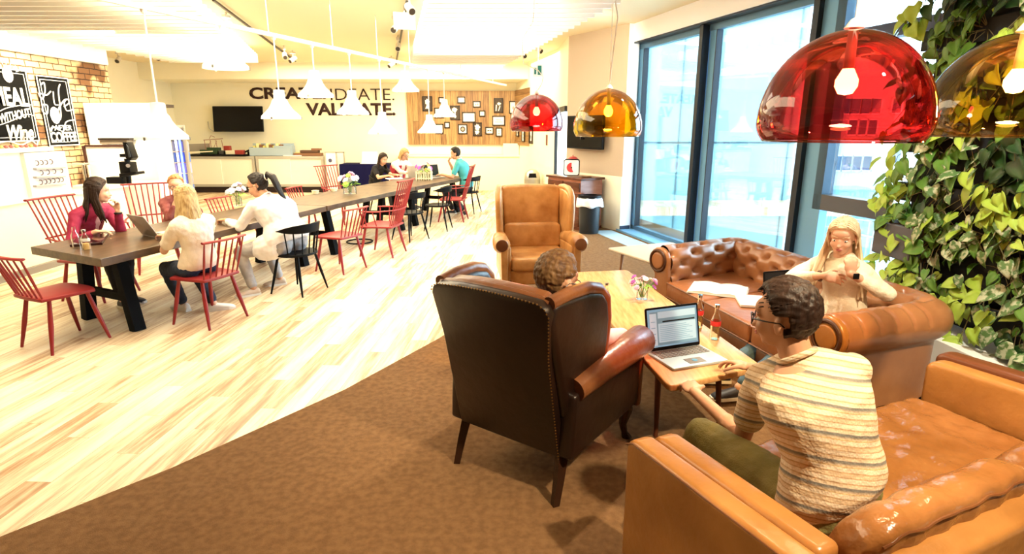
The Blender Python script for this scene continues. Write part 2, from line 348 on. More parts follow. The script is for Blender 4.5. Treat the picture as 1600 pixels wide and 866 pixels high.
# ---------------------------------------------------------------- brick wall on the left
def brick_mat():
    m = bpy.data.materials.new('painted_brick'); m.use_nodes = True; nt = m.node_tree; N = nt.nodes; L = nt.links; p = N['Principled BSDF']; p.inputs['Roughness'].default_value = .8
    tc = N.new('ShaderNodeTexCoord'); mp = N.new('ShaderNodeMapping'); mp.inputs['Rotation'].default_value = (0, PI/2, PI/2)
    sx = N.new('ShaderNodeSeparateXYZ'); L.new(tc.outputs['Object'], sx.inputs[0]); cb = N.new('ShaderNodeCombineXYZ'); L.new(sx.outputs[1], cb.inputs[0]); L.new(sx.outputs[2], cb.inputs[1])
    nz = N.new('ShaderNodeTexNoise'); nz.inputs['Scale'].default_value = 9; L.new(tc.outputs['Object'], nz.inputs[0])
    vm = N.new('ShaderNodeVectorMath'); vm.operation = 'MULTIPLY_ADD'; L.new(nz.outputs[1], vm.inputs[0]); vm.inputs[1].default_value = (.025, .025, 0); L.new(cb.outputs[0], vm.inputs[2])
    b = N.new('ShaderNodeTexBrick'); L.new(vm.outputs[0], b.inputs[0]); b.inputs['Scale'].default_value = 1; b.inputs['Brick Width'].default_value = .27; b.inputs['Row Height'].default_value = .095
    b.inputs['Mortar Size'].default_value = .009; b.inputs['Mortar Smooth'].default_value = .3; b.inputs['Color1'].default_value = (.58, .40, .20, 1); b.inputs['Color2'].default_value = (.62, .46, .27, 1); b.inputs['Mortar'].default_value = (.13, .06, .025, 1)
    n2 = N.new('ShaderNodeTexNoise'); n2.inputs['Scale'].default_value = 1.5; n2.inputs['Detail'].default_value = 2; L.new(tc.outputs['Object'], n2.inputs[0])
    r = N.new('ShaderNodeValToRGB'); r.color_ramp.elements[0].position = .50; r.color_ramp.elements[1].position = .56; L.new(n2.outputs[0], r.inputs[0])
    mx = N.new('ShaderNodeMix'); mx.data_type = 'RGBA'; mx.blend_type = 'MULTIPLY'; L.new(r.outputs[0], mx.inputs[0]); L.new(b.outputs[0], mx.inputs[6]); mx.inputs[7].default_value = (.28, .17, .10, 1)
    L.new(mx.outputs[2], p.inputs['Base Color']); bp = N.new('ShaderNodeBump'); bp.inputs['Distance'].default_value = .02; bp.invert = True; L.new(b.outputs[1], bp.inputs['Height']); L.new(bp.outputs[0], p.inputs['Normal'])
    return m
struct(MB().box((-7.3, 8.3, 1.42), (.2, 5.1, 2.84)).build('wall_brick', brick_mat(), smooth=False))
struct(MB().box((-7.25, 8.25, 3.12), (.3, 5.0, .57)).build('wall_over_bricks', white, smooth=False))
# ---------------------------------------------------------------- outside
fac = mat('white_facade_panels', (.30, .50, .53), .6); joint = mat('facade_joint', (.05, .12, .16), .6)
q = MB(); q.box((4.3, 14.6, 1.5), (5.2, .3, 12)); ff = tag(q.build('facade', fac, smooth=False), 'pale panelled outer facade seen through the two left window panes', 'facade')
q = MB()
for px in (1060, 1232):
    x = V(px, 223, 14.43).x; q.box((x, 14.44, 1.5), (.03, .02, 12))
q.box((4.3, 14.44, V(1100, 223, 14.43).z), (5.2, .02, .04)); q.box((4.3, 14.44, -1.9), (5.2, .02, .04)); q.build('joint', joint, ff, smooth=False)
bl = thing('office_building', 'pale office building across the street beyond the right-hand window', 'building', (20, 34, -6))
wm = mat('office_render', (.50, .48, .47), .8); q = MB((20, 34, -6)); q.box((24, 36, -.6), (18, 4, 11)).box((20.7, 37, 5.9), (6.4, 3, 2.4)); q.build('wall', wm, bl, smooth=False)
om = mat('office_glass', (.04, .09, .16), .2); ofr = mat('office_window_frame', (.75, .73, .72), .6)
for row, (yy, xs) in enumerate([((166), (1320, 1336, 1352, 1368)), ((199), (1331, 1346, 1361)), ((255), (1306, 1322, 1338, 1353)), ((243), (1399,)), ((165), (1400,))]):
    for px in xs:
        c = V(px, yy, 34); f = MB((20, 34, -6)); f.box((c.x, 33.97, c.z), (.52, .06, .8)); fo = f.build('window', om, bl, smooth=False)
        g = MB((20, 34, -6))
        for sx_ in (-.29, .29): g.box((c.x+sx_, 33.95, c.z), (.06, .1, .92))
        for sz in (-.43, .43): g.box((c.x, 33.95, c.z+sz), (.64, .1, .06))
        g.build('window_frame', ofr, fo, smooth=False)
struct(MB().box((20, 28, -4.2), (60, 44, .2)).build('ground_outside', mat('pale_paving', (.42, .48, .5), .8), smooth=False))
kb = thing('street_kiosk', 'blue grey low roof with a round vent outside below the window transom', 'roof', (12, 18, -4.1))
q = MB((12, 18, -4.1)); c1 = V(1290, 322, 18); c2 = V(1345, 322, 18); q.box(((c1.x+c2.x)/2+.2, 18.6, -1.9), (c2.x-c1.x+.6, 1.2, 3.6)); q.build('wall', mat('kiosk_blue', (.16, .32, .42), .6), kb, smooth=False)
q = MB((12, 18, -4.1)); c3 = V(1306, 316, 17.95); q.cyl(c3, c3+Vector((0, -.05, 0)), .06, seg=16); q.build('vent', aluD, kb)
for k, (pa, pb) in enumerate([((1282, 335), (1400, 352)), ((1282, 352), (1395, 380))]):
    rl = MB(); A_ = V(*pa, 15+k*-2); B_ = V(*pb, 14-k*2)
    for t in range(7):
        p_ = A_.lerp(B_, t/6); rl.cyl(p_, p_-Vector((0, 0, 1.0)), .015, seg=6)
    rl.cyl(A_, B_, .02, seg=6); tag(rl.build('terrace_railing', steel), ('upper', 'lower')[k]+' thin metal railing outside behind the blond woman', 'railing')
# ================================================================== wooden panelling, frames, lettering at the back
rwood = plank_mat('reclaimed_boards', [(.10, .045, .015), (.20, .10, .035), (.30, .17, .06), (.42, .26, .10), (.22, .12, .045)], .155, 3.2, 0, .55, (.05, .02, .01), .004, axis='y', grain=(1.5, 18))
rwood2 = plank_mat('reclaimed_boards_side', [(.10, .045, .015), (.20, .10, .035), (.30, .17, .06), (.42, .26, .10)], .155, 3.2, 0, .55, (.05, .02, .01), .004, axis='x', grain=(1.5, 18))
BY = 17.17
pa, pb = V(639, 226, BY), V(806, 142, BY)
wp = MB(((pa.x+pb.x)/2, BY, 0)).box(((pa.x+pb.x)/2, BY-.02, (pa.z+pb.z)/2), (pb.x-pa.x, .05, pb.z-pa.z)).build('wood_panelling', rwood, smooth=False)
wp.location = ((pa.x+pb.x)/2, BY, 0); tag(wp, 'reclaimed wooden board panelling on the back wall behind the frames', 'wall panelling')
sa, sb = Vector((.125, 17.14)), Vector((.66, 15.05)); sd = (sb-sa).normalized(); sn = Vector((-sd.y, sd.x)); 
if sn.x > 0: sn = -sn
q = MB((sa.x, sa.y, 0)); a3 = Vector((sa.x, sa.y, 0)); b3 = Vector((sb.x-.0, sb.y, 0)); n3 = Vector((sn.x, sn.y, 0))
q.add([a3+Z3*pa.z, b3+Z3*pa.z, b3+n3*.05+Z3*pa.z, a3+n3*.05+Z3*pa.z, a3+Z3*pb.z, b3+Z3*pb.z, b3+n3*.05+Z3*pb.z, a3+n3*.05+Z3*pb.z], [(0, 1, 2, 3), (4, 7, 6, 5), (0, 4, 5, 1), (1, 5, 6, 2), (2, 6, 7, 3), (3, 7, 4, 0)])
o = q.build('wood_panelling', rwood2, smooth=False); o.location = (sa.x, sa.y, 0); tag(o, 'narrower angled wooden board panelling on the side wall right of the corner', 'wall panelling')
framem = mat('frame_black', (.02, .012, .008), .4); artw = mat('art_white', (.85, .82, .74), .6); artd = mat('art_dark', (.05, .035, .025), .6); artg = mat('art_grey', (.35, .3, .25), .6)
# crop px (630,120 scale 4.812): centre x, y, w, h, style
FR = [(182, 203, 66, 100, 1, 'large black portrait print with a white head, top left of the wooden wall'), (290, 177, 38, 36, 0, 'small square frame right of the dark portrait print at the top left'),
      (437, 175, 52, 40, 0, 'small white landscape frame at the top centre of the wooden wall'), (553, 207, 50, 38, 2, 'small landscape frame with two dark blots above the tiny square one'),
      (716, 216, 62, 98, 3, 'tall black print with white branching shape, top right of wooden wall'), (594, 277, 38, 36, 0, 'tiny square frame just right of centre on the wooden wall'),
      (390, 271, 66, 96, 4, 'dark print with a white tree shape behind the far pendant lamp'), (272, 272, 66, 66, 0, 'white frame half hidden behind the higher of the far pendant lamps'),
      (494, 305, 92, 68, 0, 'widest white landscape frame in the middle of the wooden wall'), (717, 331, 88, 64, 5, 'white frame with two lines of writing on right of wooden wall'),
      (331, 363, 34, 38, 0, 'tiny square frame left of the round emblem print'), (273, 391, 54, 64, 0, 'white frame low on the left beside the lower pendant lamp'),
      (448, 394, 62, 64, 6, 'white frame with a dark ring emblem in the bottom row'), (558, 395, 60, 92, 7, 'tall dark print with a large ragged white shape in the bottom row'),
      (648, 405, 54, 46, 8, 'small landscape frame with a dark bow shape in the bottom row'), (720, 416, 42, 58, 9, 'small portrait frame at the bottom right of the flat wooden wall')]
def frame_on(c, w, h, style, label, R=X3, Nn=Vector((0, -1, 0))):
    r = thing('picture_frame', label, 'picture frame', c, 0, 'frames on the wooden wall')
    t = .028; b = MB(); b.prism([(-w/2, -h/2), (w/2, -h/2), (w/2, h/2), (-w/2, h/2)], Nn*.006, R, Z3, Nn, .012)
    for sx, sz, ww, hh in ((-w/2, 0, t, h+t), (w/2, 0, t, h+t), (0, -h/2, w, t), (0, h/2, w, t)): b.prism([(-ww/2+sx, -hh/2+sz), (ww/2+sx, -hh/2+sz), (ww/2+sx, hh/2+sz), (-ww/2+sx, hh/2+sz)], Nn*.018, R, Z3, Nn, .036)
    b.build('frame', framem, r, smooth=False)
    dark = style in (1, 3, 4, 7)
    pr = MB().prism([(-w/2+t/2, -h/2+t/2), (w/2-t/2, -h/2+t/2), (w/2-t/2, h/2-t/2), (-w/2+t/2, h/2-t/2)], Nn*.014, R, Z3, Nn, .006).build('print', artd if dark else artw, r, smooth=False)
    def blob(pts, m): MB().prism([(x*w/2, y*h/2) for x, y in pts], Nn*.019, R, Z3, Nn, .004).build('motif', m, pr, smooth=False)
    circ = lambda cx, cy, rx, ry, n=18, wob=0: [(cx+(rx+wob*math.sin(5*2*PI*i/n+1))*math.cos(2*PI*i/n), cy+(ry+wob*math.cos(7*2*PI*i/n))*math.sin(2*PI*i/n)) for i in range(n)]
    if style == 1: blob(circ(0, .25, .5, .42, wob=.08), artw); blob([(-.1, -.1), (.15, -.1), (.3, -.7), (-.5, -.7)], artw)
    if style == 2: blob(circ(-.3, -.1, .2, .3), artg); blob(circ(.3, 0, .25, .35, wob=.05), artg)
    if style == 3: blob([(-.7, -.8), (-.45, -.8), (-.35, .1), (-.6, .1)], artw); blob(circ(.15, .25, .45, .2, wob=.1), artw); blob([(-.1, -.8), (.1, -.8), (.5, -.1), (.3, 0)], artw)
    if style == 4: blob(circ(-.1, .45, .6, .32, wob=.1), artw); blob([(-.1, .2), (.15, .2), (.1, -.8), (-.1, -.8)], artw)
    if style == 6: blob(circ(0, 0, .62, .62, 28), artd); MB().prism([(x*w/2*.36, y*h/2*.36) for x, y in circ(0, 0, 1, 1)], Nn*.024, R, Z3, Nn, .004).build('motif', artg, pr, smooth=False)
    if style == 7: blob(circ(0, .3, .6, .5, 24, wob=.14), artw); blob(circ(-.1, -.45, .5, .35, 24, wob=.12), artw)
    if style == 8: blob([(-.55, .35), (0, .08), (.55, .35), (.55, -.35), (0, -.08), (-.55, -.35)], artd)
    if style == 9: blob([(-.4, .4), (.4, .4), (0, 0)], artg); blob([(-.4, -.5), (.4, -.5), (0, -.1)], artg)
    if style == 5:
        text_mesh('lettering', 'Ideas', artd, h*.17, w*.4, .003, 0, pr, Nn*.017+Z3*h*.13, R, Z3); text_mesh('lettering', 'welcome', artd, h*.15, w*.6, .003, 0, pr, Nn*.017-Z3*h*.12, R, Z3)
    return r
for x, y, w_, h_, st, lb in FR:
    c = V(630+x/4.812, 120+y/4.812, BY-.045); s_ = 17.1/900/4.812*1.0
    frame_on(c, w_*s_*.97, h_*s_*.97, st, lb)
for px, py, w_, h_, st, lb in [(812.5, 207, .2, .2, 2, 'small frame low on the angled wooden wall beside the corner'), (821.5, 212, .24, .3, 9, 'middle small frame on the angled wooden wall below the red lamp'),
                           (834, 211, .3, .42, 1, 'dark portrait frame nearest the end of the angled wooden wall'), (804.5, 168, .3, .32, 2, 'square frame beside the panelling corner, left of the red lamp')]:
    c = PL(px, py, sa, sb)+n3*.055 if px > 806 else V(px, py, BY-.06)
    R_ = Vector((-sd.x, -sd.y, 0))*-1 if px > 806 else X3
    frame_on(c, w_, h_, st, lb, R_, n3 if px > 806 else Vector((0, -1, 0)))
# lettering
brown = mat('lettering_brown', (.035, .012, .01), .5); thinm = brown
def word(px0, px1, py0, py1, s, off, label):
    a = V(px0, py1, BY); b = V(px1, py0, BY); o = text_mesh('wall_lettering', s, brown, b.z-a.z, b.x-a.x, .02, off, None, ((a.x+b.x)/2, BY+.025, (a.z+b.z)/2))
    tag(o, label, 'lettering')
word(390, 508, 136.5, 155, 'CREATE.', .03, 'bold brown word CREATE on the cream back wall')
word(517, 615, 138.5, 156.5, 'IDEATE.', -.012, 'thin brown word IDEATE on the cream back wall')
word(479, 617, 161, 180.5, 'VALIDATE.', .03, 'bold brown word VALIDATE below the other two words on the wall')
# television on the back wall
def tv(name, c, w_, h_, R, Nn, label, tilt=0):
    r = thing(name, label, 'television', c); U = (Z3*math.cos(tilt)+Nn*math.sin(tilt)); F = R.cross(U)
    MB().prism(rrect(w_, h_, .01, 2), F*0, R, U, F, .05).build('casing', blackm, r, bevel=.005); MB().prism([(-w_/2+.02, -h_/2+.03), (w_/2-.02, -h_/2+.03), (w_/2-.02, h_/2-.02), (-w_/2+.02, h_/2-.02)], F*.0265, R, U, F, .003).build('screen', screenm, r, smooth=False)
    MB().box(F*-.08, (.3, .1, .25)).build('wall_mount', blackm, r, smooth=False); return r
a, b = V(336, 206, 16.95), V(409, 166, 16.95)
tv('wall_television', (a+b)/2, (b.x-a.x), (b.z-a.z), X3, Vector((0, -1, 0)), 'flat black television hanging on the cream back wall left of the lettering', -.12)
q = MB(); p0 = V(325, 190, 17.15); p1 = V(327, 201, 17.1); p2 = V(333, 205, 17.05); p3 = V(338, 205, 17.0); q.tube([p0, p0.lerp(p1, .5), p1, p2, p3], .015, 6)
tag(q.build('television_cable', steel), 'short cable loop at the lower left corner of the back wall television', 'cable')
tvn = Vector((tvB.y-tvA.y, -(tvB.x-tvA.x), 0)).normalized(); 
if tvn.y > 0: tvn = -tvn
tvr = Vector((tvB.x-tvA.x, tvB.y-tvA.y, 0)).normalized(); pt = tvA.lerp(tvB, .5)
A_, B_ = PL(897, 206, tvA, tvB), PL(952, 234, tvA, tvB)
tv('wall_television', Vector(((A_.x+B_.x)/2, (A_.y+B_.y)/2, (B_.z+1.98)/2))+tvn*.14, (B_-A_).to_2d().length, 1.98-B_.z, tvr, tvn, 'dark television on the taupe wall behind the yellow dome lamp')
# low cream ledge wall and box at the back
ledge = mat('cream_panel', (.80, .75, .56), .55)
q = MB(); a, b = V(636, 228, 17.0), V(815, 228, 17.0); q.box(((a.x+b.x)/2, 16.98, .48), (b.x-a.x+.5, .36, .96)); q.box(((a.x+b.x)/2, 16.97, .985), (b.x-a.x+.55, .42, .05))
tag(q.build('low_partition', ledge, smooth=False), 'long low cream ledge in front of the wooden panelling', 'ledge')
c1, c2 = V(786, 243, 16.9), V(811, 226, 16.9); q = MB(); q.box(((c1.x+c2.x)/2, 16.95, 1.01+(c2.z-c1.z)/2), (c2.x-c1.x, .3, c2.z-c1.z+.02)); o = q.build('storage_box', ledge, bevel=.01, smooth=False); tag(o, 'cream box standing on the low ledge at the corner of the room', 'box')
# dome lidded steel bin
bx = V(831.5, 292, 14.2); r = thing('dome_lid_bin', 'grey steel bin with rounded dome lid standing against the back ledge', 'waste bin', (bx.x, 14.2, 0))
MB().lathe([(0, 0), (.2, 0), (.2, .55), (0, .55)], seg=20).build('body', mat('brushed_bin', (.38, .37, .33), .35, .7), r); MB().lathe([(.2, .55), (.2, .58), (.17, .70), (.1, .77), (0, .79)], seg=20).build('lid', mat('bin_lid', (.45, .44, .40), .3, .7), r)
MB().prism([(-.1, 0), (.1, 0), (.08, .1), (-.08, .1)], (0, -.19, .60), X3, Z3, Y3, .02).build('flap', blackm, r, smooth=False)
# exit sign, hanging
es = V(841, 110, 9.0); r = thing('exit_sign', 'small hanging exit sign above the small red dome lamp', 'sign', (es.x, 9.0, es.z))
MB().box((0, 0, 0), (.16, .03, .19)).build('panel', mat('exit_panel', (.8, .82, .8), .4), r, smooth=False)
exg = mat('exit_green', (.02, .16, .13), .4)
MB().box((.02, -.018, 0), (.055, .006, .13)).box((-.045, -.018, -.01), (.03, .006, .09)).build('pictogram', exg, r, smooth=False)
MB().cyl((0, 0, .09), (0, 0, CEIL-es.z), .006, seg=6).build('rod', white, r)
# plaque and switch next to the door
for px, py, ww, hh, m_, nm, lb in [(856, 219, .14, .24, mat('maroon_plaque', (.12, .02, .015), .4), 'wall_plaque', 'small maroon plaque on the cream wall beside the doorway'), (855, 206, .16, .1, artw, 'wall_plaque', 'small pale notice above the maroon plaque by the doorway')]:
    c = PL(px, py, (.66, 15.0), (.95, 13.3)); c.x -= .02; tag(MB(c).prism([(-ww/2, -hh/2), (ww/2, -hh/2), (ww/2, hh/2), (-ww/2, hh/2)], c, Vector((.17, -.98, 0)), Z3, Vector((-.98, -.17, 0)), .03).build(nm, m_, smooth=False), lb, 'plaque').location = c

# ================================================================== sideboards
sidem = mat('sideboard_grey', (.42, .40, .34), .5); sided = mat('sideboard_door', (.82, .80, .68), .45); blackb = mat('sideboard_base', (.02, .01, .01), .6)
def sideboard(px0, px1, Yf, label):
    a = V(px0, 247, Yf); b = V(px1, 247, Yf); w_ = b.x-a.x; cx = (a.x+b.x)/2; H_ = 1.0; D_ = .55
    r = thing('sideboard', label, 'sideboard', (cx, Yf+D_/2, 0), 0, None); t = .07
    q = MB(); q.box((0, 0, H_-t/2), (w_, D_, t)).box((0, 0, .2), (w_, D_, t))
    for s_ in (-1, 1): q.box((s_*(w_/2-t/2), 0, .58), (t, D_, H_-.4+.1))
    q.box((0, D_/2-.01, .58), (w_, .02, .74)); q.build('body', sidem, r, smooth=False)
    MB().box((0, .02, .085), (w_-.1, D_-.1, .17)).build('base', blackb, r, smooth=False)
    for s_ in (-1, 1): MB().box((s_*(w_-2*t)/4, -D_/2+.03+.01*s_, .58), ((w_-2*t)/2, .02, .69)).build('door', sided, r, smooth=False)
    return r, cx, w_
s1, c1x, _ = sideboard(290, 397, 16.2, 'grey framed sideboard with cream sliding doors, under the television')
s2, c2x, _ = sideboard(399, 505, 16.2, 'grey framed sideboard with cream sliding doors, under the lettering')
def on_sb(px, py=None): v_ = V(px, 245, 16.4); return Vector((v_.x, 16.42, 1.0))
dkgrn = mat('dark_green', (.02, .05, .02), .5); redp = mat('red_plastic', (.35, .04, .03), .4); bluebx = mat('pale_blue_card', (.35, .45, .52), .6); yel = mat('yellow_card', (.65, .6, .2), .6); brn = mat('brown_card', (.22, .10, .05), .6)
p = on_sb(312); r = thing('laptop_stand', 'pale slanted lectern stand with grey screen on the left sideboard end', 'stand', p)
MB().box((0, 0, .03), (.3, .25, .06)).build('foot', sidem, r, smooth=False); MB().beam((-.45, -.12, .09), (.42, .02, .13), .34, .03).build('tray', ledge, r, smooth=False); MB().beam((-.28, .0, .22), (.3, .03, .24), .03, .2).build('screen', mat('grey_screen', (.3, .27, .24), .4), r, smooth=False)
p = on_sb(345); p.y -= .1; tag(MB(p).box(p+Vector((0, 0, .025)), (1.6, .3, .05)).build('black_tray', blackm, smooth=False), 'long flat black tray on the left sideboard', 'tray').location = p
p = on_sb(336)+Z3*.05; r = MB(p)
for dx in (-.18, -.02, .14, .3):
    r.cyl(p+Vector((dx, -.1, .05)), p+Vector((dx-.02, -.1, .38)), .008, seg=6)
r.cyl(p+Vector((-.22, -.1, .38)), p+Vector((.32, -.1, .42)), .01, seg=6).cyl(p+Vector((-.18, -.1, .1)), p+Vector((-.02, -.1, .36)), .006, seg=6).cyl(p+Vector((.0, -.1, .1)), p+Vector((.14, -.1, .36)), .006, seg=6).tube([p+Vector((-.05, -.1, .42)), p+Vector((0, -.1, .5)), p+Vector((.1, -.1, .46))], .008, 6)
r = tag(r.build('wire_frame_model', mat('reddish_wire', (.3, .12, .08), .4)), 'thin wire frame model bridge standing on the left sideboard', 'model'); r.location = p
for px, w_, h_, m_, lb in [(323, .3, .12, dkgrn, 'dark green box left on the black tray'), (337, .42, .18, dkgrn, 'taller dark green box beneath the wire model'), (350, .3, .1, mat('dark_grey_box', (.05, .05, .05), .5), 'dark grey flat box on the black tray'),
                           (354, .2, .22, redp, 'small red box behind the dark grey one on the tray'), (362, .4, .1, ledge, 'cream flat box right on the black tray'), (377, .3, .16, redp, 'red toolbox beside the black tray')]:
    p = on_sb(px); p.z += .05 if px < 370 else 0; p.y -= .06 if px != 354 else -.1; o = MB(p).box(p+Vector((0, 0, h_/2)), (w_*.8, .14, h_)).build('small_box', m_, bevel=.008, smooth=False); o.location = p; tag(o, lb, 'box')
p = on_sb(387); r = tag(MB(p).beam(p+Vector((-.22, 0, .04)), p+Vector((.16, 0, .2)), .05, .04).box(p+Vector((.12, 0, .06)), (.2, .12, .12)).beam(p+Vector((.16, 0, .2)), p+Vector((.26, 0, .04)), .05, .04).build('hand_tool', blackm, smooth=False), 'dark angular tool lying between red toolbox and blue box', 'tool'); r.location = p
p = on_sb(426); r = thing('blue_card_box', 'pale blue open box holding yellow card pieces on the right sideboard', 'box', p)
MB().box((0, -.15, .12), (1.15, .02, .22)).box((0, .12, .17), (1.15, .02, .34)).box((.35, 0, .14), (.5, .24, .27)).box((-.55, 0, .12), (.02, .28, .24)).build('body', bluebx, r, smooth=False)
for k in range(9): MB().box((-.45+.09*k, -.02, .21+.03*((k*5) % 3)), (.07, .15, .14)).build('card_piece', (yel, mat('pale_yellow', (.8, .75, .4), .6), brn)[k % 3], r, smooth=False)
p = on_sb(460); o = thing('paper_stack', 'pale sheets and small pieces beside the blue box', 'paper stack', p); MB().box((0, -.05, .012), (.5, .25, .024)).build('sheets', paper, o, smooth=False); MB().box((.12, -.04, .06), (.16, .1, .07)).build('piece', yel, o, smooth=False)
p = on_sb(482); o = thing('craft_board', 'brown wooden pieces stacked flat on the right end of the sideboard', 'wooden board', p)
MB().box((0, 0, .04), (.75, .28, .08)).build('board', brn, o, bevel=.01, smooth=False); MB().box((.05, 0, .12), (.5, .2, .07)).build('board', mat('darker_brown', (.10, .05, .03), .6), o, bevel=.01, smooth=False); MB().box((.24, -.02, .18), (.25, .15, .05)).build('board', brn, o, smooth=False)
# pin boards/flip boards beside, navy table
for px0, px1, py0, Yy, lb in [(508, 525, 238, 16.1, 'white board with round dark badge leaning beside the sideboard'), (524, 537, 238, 16.5, 'second pale board leaning behind the badge board')]:
    a = V(px0, py0, Yy); b = V(px1, py0, Yy); r = thing('leaning_board', lb, 'board', ((a.x+b.x)/2, Yy, 0)); w_ = b.x-a.x
    MB().box((0, 0, a.z/2+.02), (w_, .03, a.z-.04)).build('panel', white, r, smooth=False)
    q = MB()
    for s_ in (-1, 1): q.box((s_*w_/2, 0, a.z/2), (.03, .045, a.z))
    q.box((0, 0, a.z), (w_+.03, .045, .03)); q.build('frame', sidem, r, smooth=False)
    if px0 == 508: MB().cyl((-.02, -.02, a.z-.22), (-.02, -.03, a.z-.22), .05, seg=16).build('badge', mat('badge_dark', (.08, .08, .15), .5), r)
a, b = V(531, 256, 15.6), V(608, 256, 15.6); r = thing('cloth_table', 'table draped in navy cloth behind the woman in black', 'table', ((a.x+b.x)/2, 15.9, 0)); w_ = b.x-a.x
MB().box((0, 0, .8), (w_, .7, .04)).build('tabletop', mat('navy_dark', (.01, .01, .03), .6, spec=.1), r, smooth=False)
q = MB(); n_ = 80; ring0 = []; ring1 = []
for i in range(n_):
    t = i/n_*4; sgn = int(t); u = t-sgn; cx = [(-1+2*u, -1), (1, -1+2*u), (1-2*u, 1), (-1, 1-2*u)][sgn]; f = 1+.03*math.sin(i*1.9)
    ring0.append(Vector((cx[0]*w_/2*1.005, cx[1]*.36, .825))); ring1.append(Vector((cx[0]*(w_/2*1.01*f), cx[1]*.37*f, .03)))
q.rings([ring1, ring0]); q.build('cloth', mat('navy_cloth', (.004, .004, .035), .8, spec=.1), r)
p = V(578, 252, 15.8); r = thing('white_card_stand', 'white card holder standing on the navy draped table', 'card stand', (p.x, 15.8, .825)); MB().prism([(-.22, 0), (.22, 0), (.2, .3), (-.2, .3)], (0, 0, .02), X3, Vector((0, .15, .98)), Y3, .02).build('card', white, r, smooth=False); MB().box((0, .05, .01), (.5, .25, .02)).build('base', white, r, smooth=False)

# ================================================================== bar on the left
barm = mat('bar_cream', (.88, .84, .62), .4); cw = mat('counter_white', (.9, .88, .82), .35)
r = thing('bar_counter', 'long cream bar counter along the left side under the chalkboards', 'bar counter', (-6.4, 6.3, 0))
MB((-6.4, 6.3, 0)).box((-6.35, 6.53, .44), (.6, 5.04, .88)).build('body', barm, r, smooth=False); MB((-6.4, 6.3, 0)).box((-6.33, 6.53, .90), (.66, 5.1, .04)).build('worktop', cw, r, smooth=False)
MB((-6.4, 6.3, 0)).box((-6.30, 6.5, .04), (.62, 5.04, .08)).build('plinth', mat('plinth_grey', (.22, .2, .18), .5), r, smooth=False)
r = thing('display_hood', 'tall cream display hood standing on the bar counter', 'display case', (-6.4, 6.3, .92))
MB((-6.4, 6.3, .92)).box((-6.32, 6.25, 1.20), (.5, 2.9, .56)).build('body', barm, r, smooth=False)
q = MB((-6.4, 6.3, .92)).box((-6.32, 6.25, 1.505), (.6, 3.0, .05)); q.build('top', cw, r, smooth=False)
# pastries/snacks row on the hood, seen as pinkish dots
pk = mat('snack_pink', (.6, .2, .18), .5)
for k in range(14):
    c = Vector((-6.15, 6.65+k*.075, 1.53)); q = MB(c); q.sph(c+Z3*.018, (.024, .024, .02), 8); o = q.build('snack', pk if k % 3 else yel); o.location = c; tag(o, 'small %s snack on the bar hood, %s from the left of its row' % ('yellow' if k % 3 == 0 else 'pink', nth(k)), 'snack', 'snacks on the bar hood')
# menu board : three shelves of cups with dark handles
A0 = (-6.02, 7.72); mp = thing('menu_board', 'white cup rack with three rows of dark curved handles at the bar end', 'cup rack', (-6.0, 7.95, .92))
def yz(px, py): v_ = PL(px, py, (-6.0, 6.6), (-6.0, 7.5)); return v_
c00, c11 = yz(52, 300), yz(103, 236)
MB((-6.0, 7.95, .92)).box((-6.08, (c00.y+c11.y)/2, (.92+c11.z)/2), (.12, c11.y-c00.y, c11.z-.92)).build('panel', mat('rack_white', (.78, .77, .75), .4), mp, smooth=False)
shf = mat('rack_shelf_grey', (.42, .4, .38), .5); hnd = mat('cup_handle', (.12, .08, .08), .4)  # plain grey for the rack shelves
for row, (y0, y1, xs) in enumerate([(262, 266, (56, 63, 70, 77)), (275, 280, (64, 74, 83, 94)), (289, 292, (62, 69, 75, 82, 89, 95))]):
    a = yz(54, y0+2); b = yz(100, y1-4); q = MB((-6.0, 7.95, .92)); q.beam(a, b, .05, .02); q.build('shelf', shf, mp, smooth=False)
for row, (y0, y1, xs) in enumerate([(255, 251, (56, 63, 70, 78)), (271, 266, (63, 73, 83, 94)), (286, 280, (62, 69, 75, 82, 89, 95))]):
    for x_ in xs:
        c = yz(x_, y0+(y1-y0)*(x_-54)/46); q = MB((-6.0, 7.95, .92)); q.tube([c+Vector((.012, .03*math.cos(t), .028*math.sin(t))) for t in np.linspace(-1.9, 1.9, 9)], .006, 6); q.build('handle', hnd, mp)
# chalkboards on the bricks
chalkb = mat('chalkboard', (.004, .004, .004), .8, spec=.1); chalk = mat('chalk', (.85, .84, .82), .8); XB = -7.185
def bp(px, py): return PL(px, py, (XB, 5), (XB, 9))
def board(px0, py0, px1, py1, label):
    a = bp(px0, py1); b = bp(px1, py0); cy, cz = (a.y+b.y)/2, (a.z+b.z)/2; w_, h_ = b.y-a.y, b.z-a.z
    r = thing('chalkboard_poster', label, 'chalkboard', (XB, cy, cz))
    MB().box((.01, 0, 0), (.02, w_, h_)).build('board', chalkb, r, smooth=False)
    q = MB()
    for t_, k_ in ((.0, .015), (.05, .008)):
        for s_ in (-1, 1): q.box((.022, s_*(w_/2-t_), 0), (.008, k_, h_-2*t_)).box((.022, 0, s_*(h_/2-t_)), (.008, w_-2*t_, k_))
    q.build('border', chalk, r, smooth=False); return r, w_, h_
def script(r, pts, rad, nm='chalk_stroke'):
    P = [Vector((.03, x, z)) for x, z in pts]; out = []
    for i in range(len(P)-1):
        p0, p1, p2, p3 = P[max(i-1, 0)], P[i], P[i+1], P[min(i+2, len(P)-1)]
        for k in range(6):
            t = k/6; out.append(.5*((2*p1)+(-p0+p2)*t+(2*p0-5*p1+4*p2-p3)*t*t+(-p0+3*p1-3*p2+p3)*t**3))
    out.append(P[-1]); MB().tube(out, rad*.7, 6).build(nm, chalk, r)
RY, = (Vector((0, 1, 0)),)
